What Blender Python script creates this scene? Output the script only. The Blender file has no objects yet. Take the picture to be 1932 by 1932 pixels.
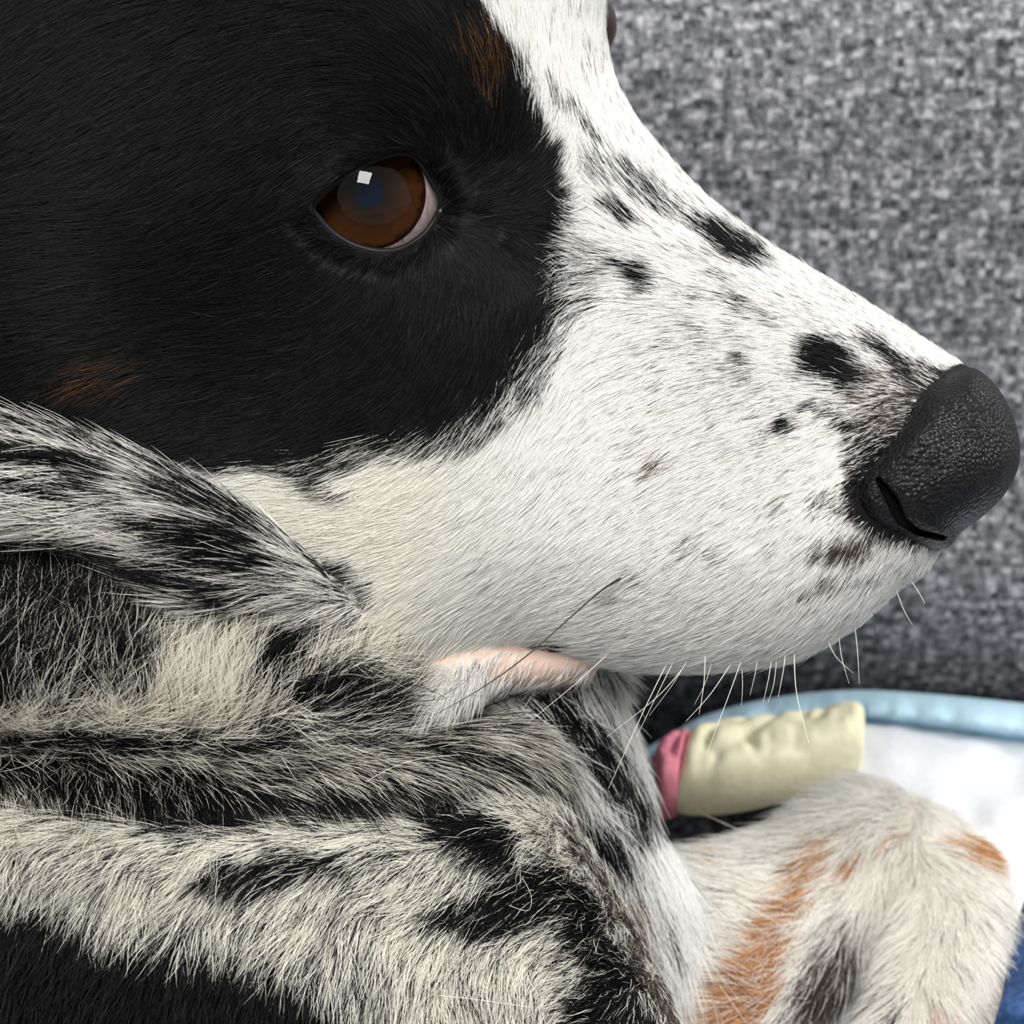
import bpy, math, random
import numpy as np
from mathutils import Matrix, Vector

rng = np.random.default_rng(7)
random.seed(7)
sc = bpy.context.scene
col = sc.collection

# ------------------------------------------------------------------ camera
FPX = 3864.0                      # focal length in pixels of the 1932 frame
PITCH = 28.0                      # degrees below the horizon
CAM_Z = 0.40
cam_data = bpy.data.cameras.new('camera')
cam_data.sensor_width = 36.0
cam_data.lens = 36.0 * FPX / 1932.0
cam_data.clip_start = 0.01
cam_data.dof.use_dof = True
cam_data.dof.focus_distance = 0.286
cam_data.dof.aperture_fstop = 32.0
cam = bpy.data.objects.new('camera', cam_data)
col.objects.link(cam)
cam.location = (0, 0, CAM_Z)
cam.rotation_euler = (math.radians(90 - PITCH), 0, 0)
sc.camera = cam

# ------------------------------------------------------------------ world and light
world = bpy.data.worlds.new('room_light')
sc.world = world
world.use_nodes = True
bg = world.node_tree.nodes['Background']
bg.inputs['Color'].default_value = (0.90, 0.95, 1.0, 1)
bg.inputs['Strength'].default_value = 0.46


def area_light(name, loc, target, sx, sy, power, color):
    d = bpy.data.lights.new(name, 'AREA')
    d.shape = 'RECTANGLE'
    d.size, d.size_y = sx, sy
    d.energy = power
    d.color = color
    o = bpy.data.objects.new(name, d)
    col.objects.link(o)
    o.location = loc
    v = Vector(target) - Vector(loc)
    o.rotation_euler = v.to_track_quat('-Z', 'Y').to_euler()
    return o


area_light('window_light', (-0.39, -1.02, 2.00), (0.02, 0.28, 0.25), 0.9, 0.9, 68.0, (1.0, 0.985, 0.96))
area_light('side_window_light', (1.74, 0.70, 1.45), (0.02, 0.30, 0.25), 0.9, 1.1, 42.0, (0.98, 0.99, 1.0))

sc.view_settings.view_transform = 'Standard'
sc.view_settings.look = 'None'
sc.view_settings.gamma = 1.0
sc.view_settings.use_curve_mapping = False
sc.view_settings.exposure = 0.0
sc.cycles.max_bounces = 7
sc.cycles.transmission_bounces = 5

# ------------------------------------------------------------------ frames
th = math.radians(PITCH)
CR = np.array([[1, 0, 0],
               [0, math.sin(th), math.cos(th)],
               [0, math.cos(th), -math.sin(th)]])   # columns: right, up, forward (world)


def cam2world(P):
    """camera aligned millimetres (right, up, away) -> world metres"""
    P = np.asarray(P, dtype=np.float64)
    out = (P * 0.001) @ CR.T
    out[..., 2] += CAM_Z
    return out


def pix3(px, py, Z):
    """pixel + distance in mm -> camera aligned millimetres"""
    px, py, Z = np.broadcast_arrays(np.asarray(px, float), np.asarray(py, float), np.asarray(Z, float))
    return np.stack([(px - 966) / FPX * Z, -(py - 966) / FPX * Z, Z], -1)


def pixw(px, py, Z):
    return cam2world(pix3(px, py, Z))


def ray_height(px, py, z):
    """where the ray of a pixel meets the level z (world metres) -> world point"""
    d = pix3(px, py, 1.0) @ CR.T
    t = (np.asarray(z, float) - CAM_Z) / d[..., 2]
    p = d * t[..., None]
    p[..., 2] += CAM_Z
    return p


# ------------------------------------------------------------------ helpers
def tag(o, label=None, cat=None, group=None, kind=None):
    for k, v in (('label', label), ('category', cat), ('group', group), ('kind', kind)):
        if v:
            o[k] = v
    return o


def mesh_obj(name, verts, faces, mat=None, parent=None, smooth=True):
    me = bpy.data.meshes.new(name)
    me.from_pydata([tuple(v) for v in verts], [], [tuple(f) for f in faces])
    me.update()
    if smooth:
        me.polygons.foreach_set('use_smooth', np.ones(len(me.polygons), bool))
    o = bpy.data.objects.new(name, me)
    col.objects.link(o)
    if mat:
        me.materials.append(mat)
    if parent:
        o.parent = parent
        o.matrix_parent_inverse = parent.matrix_world.inverted()
    return o


def grid_obj(name, P, mat, parent=None, closed_u=False):
    n, m, _ = P.shape
    idx = np.arange(n * m).reshape(n, m)
    a = idx if not closed_u else np.vstack([idx, idx[:1]])
    f = np.stack([a[:-1, :-1], a[1:, :-1], a[1:, 1:], a[:-1, 1:]], -1).reshape(-1, 4)
    return mesh_obj(name, P.reshape(-1, 3), f, mat, parent)


def tube(path, radii, nseg=8):
    P = np.array(path, float)
    n = len(P)
    T = np.gradient(P, axis=0)
    T /= np.linalg.norm(T, axis=1, keepdims=True)
    ref = np.array([0.3, 0.5, 0.81])
    A = np.cross(T, ref)
    A /= np.linalg.norm(A, axis=1, keepdims=True)
    B = np.cross(T, A)
    t = np.linspace(0, 2 * np.pi, nseg, endpoint=False)
    r = np.asarray(radii)[None, :, None]
    return P[None] + (np.cos(t)[:, None, None] * A[None] + np.sin(t)[:, None, None] * B[None]) * r


_tab = np.random.default_rng(99).random((256, 256)).astype(np.float32)


def vnoise(x, y, seed=0):
    """smooth value noise 0..1"""
    x = np.asarray(x, float) + seed * 37.7
    y = np.asarray(y, float) + seed * 91.3
    xi = np.floor(x).astype(int)
    yi = np.floor(y).astype(int)
    fx, fy = x - xi, y - yi
    fx = fx * fx * (3 - 2 * fx)
    fy = fy * fy * (3 - 2 * fy)
    a = _tab[xi & 255, yi & 255]
    b = _tab[(xi + 1) & 255, yi & 255]
    c = _tab[xi & 255, (yi + 1) & 255]
    d = _tab[(xi + 1) & 255, (yi + 1) & 255]
    return (a * (1 - fx) + b * fx) * (1 - fy) + (c * (1 - fx) + d * fx) * fy


def smooth(t):
    t = np.clip(t, 0, 1)
    return t * t * (3 - 2 * t)


def catmull(pts, n=6, closed=True):
    P = np.array(pts, float)
    N = len(P)
    out = []
    rngi = range(N) if closed else range(N - 1)
    for i in rngi:
        if closed:
            p0, p1, p2, p3 = P[(i - 1) % N], P[i], P[(i + 1) % N], P[(i + 2) % N]
        else:
            p0, p1, p2, p3 = P[max(i - 1, 0)], P[i], P[i + 1], P[min(i + 2, N - 1)]
        for k in range(n):
            t = k / n
            out.append(0.5 * ((2 * p1) + (-p0 + p2) * t + (2 * p0 - 5 * p1 + 4 * p2 - p3) * t * t
                              + (-p0 + 3 * p1 - 3 * p2 + p3) * t ** 3))
    if not closed:
        out.append(P[-1])
    return np.array(out)


def poly_sdf(x, y, poly):
    """signed distance, positive inside"""
    x = np.asarray(x, np.float32)
    y = np.asarray(y, np.float32)
    d2 = np.full(x.shape, 1e12, np.float32)
    ins = np.zeros(x.shape, bool)
    n = len(poly)
    for i in range(n):
        ax, ay = poly[i]
        bx, by = poly[(i + 1) % n]
        ex, ey = bx - ax, by - ay
        L = ex * ex + ey * ey + 1e-9
        t = np.clip(((x - ax) * ex + (y - ay) * ey) / L, 0, 1)
        dx, dy = x - (ax + t * ex), y - (ay + t * ey)
        d2 = np.minimum(d2, dx * dx + dy * dy)
        c = ((ay > y) != (by > y))
        with np.errstate(divide='ignore', invalid='ignore'):
            xc = ax + (y - ay) / (ey if abs(ey) > 1e-9 else 1e-9) * ex
        ins ^= c & (x < xc)
    d = np.sqrt(d2)
    return np.where(ins, d, -d)


def chain_sdf(x, y, pts):
    """signed px distance (positive inside) to a chain of (x,y,r)"""
    best = np.full(np.shape(x), -1e9, np.float32)
    if len(pts) == 1:
        ax, ay, ar = pts[0]
        return ar - np.hypot(x - ax, y - ay)
    for (ax, ay, ar), (bx, by, br) in zip(pts[:-1], pts[1:]):
        ex, ey = bx - ax, by - ay
        L = ex * ex + ey * ey + 1e-9
        t = np.clip(((x - ax) * ex + (y - ay) * ey) / L, 0, 1)
        d = np.hypot(x - (ax + t * ex), y - (ay + t * ey))
        best = np.maximum(best, ar + (br - ar) * t - d)
    return best


class TPS:
    def __init__(self, pts, lam=30.0):
        P = np.array(pts, float)
        self.c = P[:, :2] / 1000.0
        n = len(P)
        K = self._k(self.c[:, None, :] - self.c[None])
        A = np.zeros((n + 3, n + 3))
        A[:n, :n] = K + np.eye(n) * lam * 1e-5
        A[:n, n] = 1
        A[:n, n + 1:] = self.c
        A[n, :n] = 1
        A[n + 1:, :n] = self.c.T
        self.w = np.linalg.solve(A, np.concatenate([P[:, 2], np.zeros(3)]))

    @staticmethod
    def _k(d):
        r2 = (d ** 2).sum(-1)
        return 0.5 * r2 * np.log(r2 + 1e-12)

    def __call__(self, x, y):
        x = np.asarray(x, float) / 1000
        y = np.asarray(y, float) / 1000
        n = len(self.c)
        out = self.w[n] + self.w[n + 1] * x + self.w[n + 2] * y
        for i in range(n):
            r2 = (x - self.c[i, 0]) ** 2 + (y - self.c[i, 1]) ** 2
            out = out + self.w[i] * 0.5 * r2 * np.log(r2 + 1e-12)
        return out


# ------------------------------------------------------------------ materials
def new_mat(name):
    m = bpy.data.materials.new(name)
    m.use_nodes = True
    return m, m.node_tree.nodes, m.node_tree.links, m.node_tree.nodes['Principled BSDF']


def plain(name, c, rough=0.6, spec=0.5, **kw):
    m, n, l, p = new_mat(name)
    p.inputs['Base Color'].default_value = (*c, 1)
    p.inputs['Roughness'].default_value = rough
    p.inputs['Specular IOR Level'].default_value = spec
    for k, v in kw.items():
        p.inputs[k].default_value = v
    return m


def ramp(n, stops):
    r = n.new('ShaderNodeValToRGB')
    e = r.color_ramp.elements
    while len(e) < len(stops):
        e.new(0.5)
    for i, (p, c) in enumerate(stops):
        e[i].position = p
        e[i].color = (*c, 1)
    return r


def fur_material():
    m, n, l, p = new_mat('dog_fur')
    a = n.new('ShaderNodeAttribute')
    a.attribute_name = 'hair_color'
    l.new(a.outputs['Color'], p.inputs['Base Color'])
    p.inputs['Roughness'].default_value = 0.40
    p.inputs['Specular IOR Level'].default_value = 0.22
    t = n.new('ShaderNodeBsdfTranslucent')
    l.new(a.outputs['Color'], t.inputs['Color'])
    mx = n.new('ShaderNodeMixShader')
    mx.inputs[0].default_value = 0.35
    l.new(p.outputs[0], mx.inputs[1])
    l.new(t.outputs[0], mx.inputs[2])
    l.new(mx.outputs[0], n['Material Output'].inputs['Surface'])
    return m


def skin_material():
    m, n, l, p = new_mat('dog_skin')
    a = n.new('ShaderNodeAttribute')
    a.attribute_name = 'skin_color'
    l.new(a.outputs['Color'], p.inputs['Base Color'])
    p.inputs['Roughness'].default_value = 0.6
    p.inputs['Specular IOR Level'].default_value = 0.15
    return m


def sofa_material():
    m, n, l, p = new_mat('grey_woven_upholstery')
    tc = n.new('ShaderNodeTexCoord')

    def stretched(sx, sy, sz, detail=2.0):
        mp = n.new('ShaderNodeMapping')
        mp.inputs['Scale'].default_value = (sx, sy, sz)
        l.new(tc.outputs['UV'], mp.inputs['Vector'])
        t = n.new('ShaderNodeTexNoise')
        t.inputs['Scale'].default_value = 1.0
        t.inputs['Detail'].default_value = detail
        t.inputs['Roughness'].default_value = 0.6
        l.new(mp.outputs['Vector'], t.inputs['Vector'])
        return t.outputs['Fac']

    warp = stretched(470, 150, 1)       # threads running up
    weft = stretched(150, 470, 1)       # threads running across
    # plain weave: which thread is on top
    w = n.new('ShaderNodeTexChecker')
    w.inputs['Scale'].default_value = 470
    l.new(tc.outputs['UV'], w.inputs['Vector'])
    mx = n.new('ShaderNodeMix')
    l.new(w.outputs['Fac'], mx.inputs['Factor'])
    l.new(warp, mx.inputs['A'])
    l.new(weft, mx.inputs['B'])
    fine = stretched(430, 430, 1, 2.0)
    mx2 = n.new('ShaderNodeMix')
    mx2.inputs['Factor'].default_value = 0.35
    l.new(mx.outputs['Result'], mx2.inputs['A'])
    l.new(fine, mx2.inputs['B'])
    r = ramp(n, [(0.37, (0.026, 0.027, 0.030)), (0.45, (0.080, 0.082, 0.088)), (0.53, (0.165, 0.166, 0.175)),
                 (0.63, (0.40, 0.40, 0.42))])
    l.new(mx2.outputs['Result'], r.inputs['Fac'])
    l.new(r.outputs['Color'], p.inputs['Base Color'])
    b = n.new('ShaderNodeBump')
    b.inputs['Strength'].default_value = 0.5
    b.inputs['Distance'].default_value = 0.0006
    l.new(mx2.outputs['Result'], b.inputs['Height'])
    l.new(b.outputs['Normal'], p.inputs['Normal'])
    p.inputs['Roughness'].default_value = 0.9
    p.inputs['Specular IOR Level'].default_value = 0.15
    return m


def cloth(name, c, scale=900.0, var=0.06):
    m, n, l, p = new_mat(name)
    tc = n.new('ShaderNodeTexCoord')
    t = n.new('ShaderNodeTexNoise')
    t.inputs['Scale'].default_value = scale
    t.inputs['Detail'].default_value = 3
    l.new(tc.outputs['Object'], t.inputs['Vector'])
    lo = tuple(max(0, v * (1 - var * 2)) for v in c)
    hi = tuple(min(1, v * (1 + var)) for v in c)
    r = ramp(n, [(0.3, lo), (0.7, hi)])
    l.new(t.outputs['Fac'], r.inputs['Fac'])
    l.new(r.outputs['Color'], p.inputs['Base Color'])
    b = n.new('ShaderNodeBump')
    b.inputs['Strength'].default_value = 0.25
    b.inputs['Distance'].default_value = 0.0005
    l.new(t.outputs['Fac'], b.inputs['Height'])
    l.new(b.outputs['Normal'], p.inputs['Normal'])
    p.inputs['Roughness'].default_value = 0.85
    p.inputs['Specular IOR Level'].default_value = 0.2
    return m


M_SOFA = sofa_material()
M_FUR = fur_material()
M_SKIN = skin_material()

# ------------------------------------------------------------------ sofa
def build_sofa():
    root = bpy.data.objects.new('sofa', None)
    col.objects.link(root)
    root.location = (0, 0.5, 0)
    tag(root, 'grey woven fabric sofa back and seat behind the dog', 'sofa')
    bpy.context.view_layer.update()

    def extrude(name, prof, x0, x1, nx, bulge):
        C = catmull(prof, 8, True)
        xs = np.linspace(x0, x1, nx)
        P = np.zeros((len(C), nx, 3))
        P[:, :, 0] = xs[None]
        e = 1 - np.abs(np.linspace(-1, 1, nx)) ** 12
        cy, cz = C[:, 0].mean(), C[:, 1].mean()
        P[:, :, 1] = cy + (C[:, 0] - cy)[:, None] * (0.85 + 0.15 * e)[None]
        P[:, :, 2] = cz + (C[:, 1] - cz)[:, None] * (0.85 + 0.15 * e)[None]
        P[:, :, 1] += bulge * np.sin(xs * 9 + 0.6)[None] * 0.004
        o = grid_obj(name, P, M_SOFA, root, closed_u=True)
        # end caps
        me = o.data
        seg = np.hypot(*np.diff(np.vstack([C, C[:1]]), axis=0).T)
        arc = np.concatenate([[0], np.cumsum(seg)])
        uv = me.uv_layers.new(name='UVMap')
        nm = len(C)
        vi = np.zeros(len(me.loops), int)
        me.loops.foreach_get('vertex_index', vi)
        ui, vx = vi // nx, vi % nx
        u = xs[vx]
        v = arc[ui]
        # seam fix for the last ring
        lp = np.arange(len(vi)) // 4
        last = lp // (nx - 1) == nm - 1
        v = np.where(last & (ui == 0), arc[-1], v)
        uv.data.foreach_set('uv', np.stack([u, v], -1).astype(np.float32).ravel())
        return o

    back = [(0.460, 0.060), (0.462, 0.090), (0.450, 0.112), (0.424, 0.1235), (0.404, 0.1325), (0.3985, 0.150), (0.3985, 0.172), (0.404, 0.205), (0.411, 0.240),
            (0.419, 0.272), (0.430, 0.290), (0.450, 0.303), (0.49, 0.312), (0.54, 0.30), (0.57, 0.25),
            (0.57, 0.12), (0.52, 0.06)]
    extrude('back_cushion', back, -0.9, 0.9, 60, 1.0)
    seat = [(-0.25, 0.0), (0.1, 0.0), (0.39, 0.0), (0.425, 0.03), (0.42, 0.095), (0.395, 0.118), (0.30, 0.128),
            (0.0, 0.131), (-0.22, 0.125), (-0.27, 0.10), (-0.28, 0.03)]
    extrude('seat_cushion', seat, -0.9, 0.9, 60, 0.0)
    return root


build_sofa()

# ------------------------------------------------------------------ quilt and blue cloth
M_QWHITE = cloth('quilt_white', (0.80, 0.80, 0.82), 700, 0.03)
M_QBLUE = cloth('quilt_light_blue', (0.52, 0.73, 0.84), 700, 0.06)
M_QYELLOW = cloth('quilt_yellow', (0.97, 0.90, 0.62), 700, 0.03)
M_QPINK = cloth('quilt_pink', (0.84, 0.27, 0.35), 700, 0.08)
M_NAVY = cloth('blue_cloth', (0.045, 0.10, 0.25), 500, 0.25)


def build_quilt():
    root = bpy.data.objects.new('patchwork_quilt', None)
    col.objects.link(root)
    root.location = ray_height(np.array(1700.), np.array(1700.), np.array(0.131))
    tag(root, 'white patchwork quilt with light blue binding and yellow and pink patches', 'quilt')
    bpy.context.view_layer.update()
    edge = catmull([(1180, 1440), (1220, 1412), (1260, 1388), (1330, 1350), (1450, 1318), (1600, 1302), (1750, 1309),
                    (1932, 1327), (2150, 1352), (2500, 1400)], 16, False)
    inner = edge.copy()
    inner[:, 1] += np.interp(edge[:, 0], [1120, 1260, 1330, 1700, 1932, 2500], [30, 34, 56, 60, 66, 70])
    zt = 0.150
    n = len(edge)

    def surf(a, b, t, extra):
        px = a[:, 0][:, None] * (1 - t) + b[:, 0][:, None] * t
        py = a[:, 1][:, None] * (1 - t) + b[:, 1][:, None] * t
        return px, py

    # white panel
    innr = inner[inner[:, 0] > 1560]
    front = innr.copy()
    front[:, 1] = 2450
    t = np.linspace(0, 1, 90)[None] ** 1.3
    px, py = surf(innr, front, t, 0)
    px = px + t * (px - 1700) * 0.1
    z = zt + 0.006 * (vnoise(px / 75, py / 60, 1) - .5) + 0.006 * (vnoise(px / 190, py / 150, 2) - .5)
    z = z - 0.004 * np.exp(-((py - innr[:, 1][:, None]) / 12) ** 2)
    o = grid_obj('white_panel', ray_height(px, py, z), M_QWHITE, root)
    s = o.modifiers.new('thickness', 'SOLIDIFY')
    s.thickness = 0.010
    s.offset = 1

    # binding: a half-round gathered band
    k = np.linspace(0, 1, 13)[None]
    px, py = surf(edge, inner, k, 0)
    arc = np.sqrt(np.clip(1 - (2 * k - 1) ** 2, 0, 1))
    ruf = 0.0009 * (vnoise(px / 11, py * 0 + k * 1.5, 3) - .5) + 0.002 * (vnoise(px / 40, py * 0 + 3, 4) - .5)
    z = zt - 0.004 + 0.007 * arc + ruf * (0.35 + arc)
    top = ray_height(px, py, z)
    low = top.copy()[:, ::-1]
    low[:, :, 2] = zt - 0.010
    P = np.concatenate([top, low], 1)
    P = np.concatenate([P, P[:, :1]], 1)
    grid_obj('binding', P, M_QBLUE, root)

    # stitched seam between the binding and the panel
    sel = inner[inner[:, 0] > 1600]
    zz = zt + 0.0012 + 0.0006 * (vnoise(sel[:, 0] / 12, sel[:, 1] * 0, 14) - .5)
    sp_ = ray_height(sel[:, 0], sel[:, 1] + 4 * (vnoise(sel[:, 0] / 14, sel[:, 1] * 0, 15) - .5), zz)
    grid_obj('seam_thread', tube(sp_, np.full(len(sp_), 0.0002), 6), plain('blue_thread', (0.10, 0.22, 0.36), 0.8), root, closed_u=True)

    # puffed patches, closed pillows
    def pillow(name, tc, bc, mat, rise, thick, ns, nt, seed, quilt):
        A = catmull(tc, ns, False)
        B = catmull(bc, ns, False)
        t = np.linspace(0, 1, nt)[None]
        px = A[:, 0][:, None] * (1 - t) + B[:, 0][:, None] * t
        py = A[:, 1][:, None] * (1 - t) + B[:, 1][:, None] * t
        s = np.linspace(0, 1, len(A))[:, None]
        env = np.clip(1 - np.abs(2 * t - 1) ** 3.0, 0, 1) ** 0.5 * np.clip(1 - np.abs(2 * s - 1) ** 10, 0, 1) ** 0.5
        wr = vnoise(px / 16, py / 16, seed) - .5
        wr2 = np.abs(vnoise(px / 48 + py / 70, py / 46, seed + 1) - .5) * 2
        zt_ = zt + 0.004 + rise * smooth(t) * np.ones_like(s)
        up = zt_ + thick * env * (0.72 + 0.36 * np.sqrt(wr2) + 0.10 * wr)
        dn = zt_ - thick * 0.55 * env - rise * 0.6 * smooth(t)
        Pu = ray_height(px, py, zt_)
        Pu[:, :, 2] += up - zt_
        Pd = ray_height(px, py, zt_)
        Pd[:, :, 2] += dn - zt_
        Pd = Pd[:, ::-1]
        P = np.concatenate([Pu, Pd[:, 1:-1]], 1)
        P = np.concatenate([P, P[:, :1]], 1)
        o = grid_obj(name, P, mat, root)
        return o

    pillow('yellow_patch', [(1296, 1396), (1370, 1384), (1470, 1374), (1560, 1362), (1632, 1358)],
           [(1275, 1500), (1370, 1497), (1450, 1482), (1545, 1450), (1628, 1416)], M_QYELLOW, 0.006, 0.008, 14, 26, 5, 3)
    pillow('pink_patch', [(1232, 1444), (1256, 1420), (1280, 1402), (1300, 1396)],
           [(1246, 1504), (1256, 1505), (1268, 1503), (1278, 1500)], M_QPINK, 0.006, 0.008, 8, 22, 8, 1)
    return root


build_quilt()


def build_navy():
    ea = catmull([(1955, 1650), (1925, 1720), (1905, 1800), (1890, 1880), (1868, 1960), (1840, 2080), (1800, 2300)], 8, False)
    t = np.linspace(0, 1, 46)[None]
    px = ea[:, 0][:, None] + t * 620
    py = ea[:, 1][:, None] + 0 * t
    z = 0.168 + 0.012 * (vnoise(px / 110, py / 80, 11) - .5) + 0.0035 * (vnoise(px / 45, py / 40, 12) - .5) - 0.004 * (1 - smooth(t * 10))
    o = grid_obj('blue_blanket', ray_height(px, py, z), M_NAVY)
    s = o.modifiers.new('thickness', 'SOLIDIFY')
    s.thickness = 0.004
    tag(o, 'dark blue crumpled blanket lying on the white quilt beside the hind paw', 'blanket')


build_navy()

# ------------------------------------------------------------------ dog: shape layers
# each layer: outline in pixels, front distance control points (mm), edge width (px), front and back half depths (mm)
HEAD_OUT = [(1138, 0), (1139, 60), (1150, 120), (1172, 180), (1212, 244), (1262, 302), (1334, 374), (1422, 442),
            (1505, 496), (1605, 554), (1705, 616), (1800, 676), (1852, 712), (1895, 790), (1902, 850), (1880, 925),
            (1820, 985), (1780, 1030), (1752, 1068), (1700, 1108), (1640, 1160), (1570, 1208), (1500, 1240),
            (1400, 1258), (1300, 1264), (1210, 1262), (1130, 1250), (1050, 1234), (975, 1234), (900, 1268),
            (830, 1310), (700, 1360), (400, 1330), (100, 1250), (-300, 1200), (-560, 900), (-620, 400),
            (-560, 0), (-380, -330), (0, -540), (450, -590), (850, -480), (1060, -290), (1128, -100)]
HEAD_D = [(710, 390, 290.4), (600, 400, 288.6), (830, 400, 290.8), (720, 270, 286.6), (720, 500, 288.2), (800, 220, 286.0),
          (500, 300, 284.5), (200, 250, 283), (-300, 200, 290), (200, 600, 281), (550, 650, 284), (850, 620, 286.5),
          (1000, 420, 291), (930, 150, 287.5), (1000, -100, 289), (500, -300, 290), (900, 950, 283.5),
          (600, 950, 281.5), (1150, 800, 286.5), (1400, 720, 287), (1300, 1000, 284.5), (1500, 950, 285.2),
          (1640, 860, 287.5), (1800, 850, 288.5), (1200, 470, 293), (1300, 1200, 286.5), (1050, 1180, 287),
          (900, 1230, 289.5), (300, 1000, 284), (0, 1200, 290), (0, -300, 288), (1500, 700, 288.2)]
LAYERS = [
    dict(name='head', out=HEAD_OUT, D=HEAD_D, W=230, Hf=20, Hb=44),
    dict(name='jaw', out=[(1128, 1262), (1100, 1280), (1040, 1294), (940, 1308), (880, 1340), (800, 1370), (700, 1390), (600, 1360),
                          (600, 1200), (900, 1180), (1090, 1210)],
         D=[(1100, 1260, 303), (1000, 1265, 300), (900, 1290, 295), (820, 1310, 292), (650, 1300, 297), (1000, 1150, 304)], W=55, Hf=9, Hb=30),
    dict(name='ear', out=[(-420, 640), (-150, 745), (0, 792), (110, 812), (230, 848), (330, 886), (420, 934), (500, 982),
                          (570, 1032), (630, 1080), (690, 1136), (735, 1178), (690, 1192), (600, 1172), (520, 1150),
                          (440, 1152), (360, 1130), (270, 1085), (150, 1040), (0, 1008), (-420, 960)],
         D=[(0, 900, 275), (300, 980, 275.5), (500, 1060, 277), (600, 1110, 279.6), (735, 1180, 287), (-400, 800, 277), (200, 1050, 277),
            (330, 890, 278.5), (0, 800, 278)], W=60, Hf=4.5, Hb=6),
    dict(name='ruff', out=[(-420, 980), (0, 1030), (150, 1060), (400, 1120), (600, 1150), (690, 1165), (740, 1215),
                           (765, 1290), (745, 1350), (680, 1395), (560, 1415), (350, 1418), (100, 1402), (-420, 1390)],
         D=[(0, 1250, 280), (300, 1280, 279.5), (600, 1290, 282.5), (740, 1280, 289), (300, 1120, 284), (-400, 1200, 282)],
         W=110, Hf=13, Hb=25),
    dict(name='fold', out=[(-420, 1365), (0, 1393), (300, 1407), (550, 1405), (750, 1376), (880, 1350), (980, 1350),
                           (1040, 1400), (1075, 1470), (1060, 1520), (950, 1540), (600, 1560), (300, 1580), (0, 1560),
                           (-420, 1540)],
         D=[(0, 1450, 284), (300, 1460, 283.5), (600, 1450, 285.5), (850, 1430, 291), (980, 1450, 299), (1050, 1450, 309), (-400, 1450, 285)],
         W=80, Hf=11, Hb=30),
    dict(name='chest', out=[(740, 1320), (850, 1280), (1000, 1230), (1110, 1215), (1150, 1290), (1180, 1370), (1205, 1460),
                            (1225, 1540), (1262, 1620), (1295, 1720), (1315, 1850), (1330, 1980), (1310, 2250),
                            (800, 2250), (740, 1700)],
         D=[(800, 1400, 301), (950, 1370, 307), (1080, 1330, 316), (1150, 1430, 323), (1100, 1550, 320), (1220, 1600, 334),
            (1260, 1800, 340), (1150, 1900, 330), (1200, 1300, 326)],
         W=85, Hf=16, Hb=34),
    dict(name='body', out=[(-450, 1470), (0, 1500), (250, 1520), (480, 1525), (700, 1512), (880, 1488), (985, 1486),
                           (1060, 1530), (1115, 1610), (1165, 1700), (1215, 1800), (1262, 1890), (1310, 2000),
                           (1380, 2200), (1380, 2560), (-450, 2560)],
         D=[(0, 1650, 276), (300, 1680, 275.5), (600, 1660, 279), (900, 1600, 284.5), (1050, 1700, 288), (600, 1900, 278),
            (0, 1950, 277), (1150, 1900, 292), (600, 2300, 288), (-400, 2000, 283), (1100, 2300, 298)],
         W=130, Hf=18, Hb=62),
    dict(name='thigh', out=[(1210, 1680), (1290, 1626), (1400, 1590), (1500, 1548), (1580, 1505), (1660, 1488),
                            (1735, 1506), (1790, 1560), (1800, 1650), (1740, 1720), (1660, 1770), (1640, 1850),
                            (1640, 1950), (1600, 2150), (1100, 2150), (1160, 1850)],
         D=[(1300, 1700, 355), (1450, 1650, 366), (1650, 1560, 374), (1400, 1900, 344), (1740, 1600, 375),
            (1550, 1750, 362), (1250, 1950, 340), (1600, 1650, 369), (1600, 1880, 362), (1580, 2000, 356)],
         W=95, Hf=17, Hb=20),
    dict(name='foot', out=[(1690, 1580), (1755, 1548), (1812, 1575), (1852, 1630), (1876, 1710), (1880, 1800),
                           (1864, 1900), (1845, 1990), (1810, 2080), (1670, 2090), (1625, 2000), (1632, 1930),
                           (1662, 1860), (1682, 1790), (1690, 1700)],
         D=[(1800, 1640, 369), (1800, 1750, 357), (1780, 1900, 344), (1690, 1980, 340), (1760, 2050, 336)],
         W=75, Hf=13, Hb=20),
]

for _L in LAYERS[1:]:
    _L['out'] = [(x - 460 if x <= -400 else x, y) for x, y in _L['out']]

GX0, GX1, GY0, GY1, GS = -932, 2000, -620, 2600, 11.0
GZ0, GZ1, GZS = 258.0, 420.0, 1.1
gx = np.arange(GX0, GX1 + GS, GS)
gy = np.arange(GY0, GY1 + GS, GS)
gz = np.arange(GZ0, GZ1, GZS).astype(np.float32)
PXg, PYg = np.meshgrid(gx, gy, indexing='ij')

EYE_OPEN = catmull([(589, 392), (612, 364), (660, 326), (712, 300), (752, 289), (780, 294), (800, 316), (818, 348),
                    (833, 376), (824, 408), (803, 440), (770, 464), (738, 474), (700, 472), (660, 459), (624, 435),
                    (603, 413)], 5)
eye_s2 = poly_sdf(PXg, PYg, EYE_OPEN)


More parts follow.
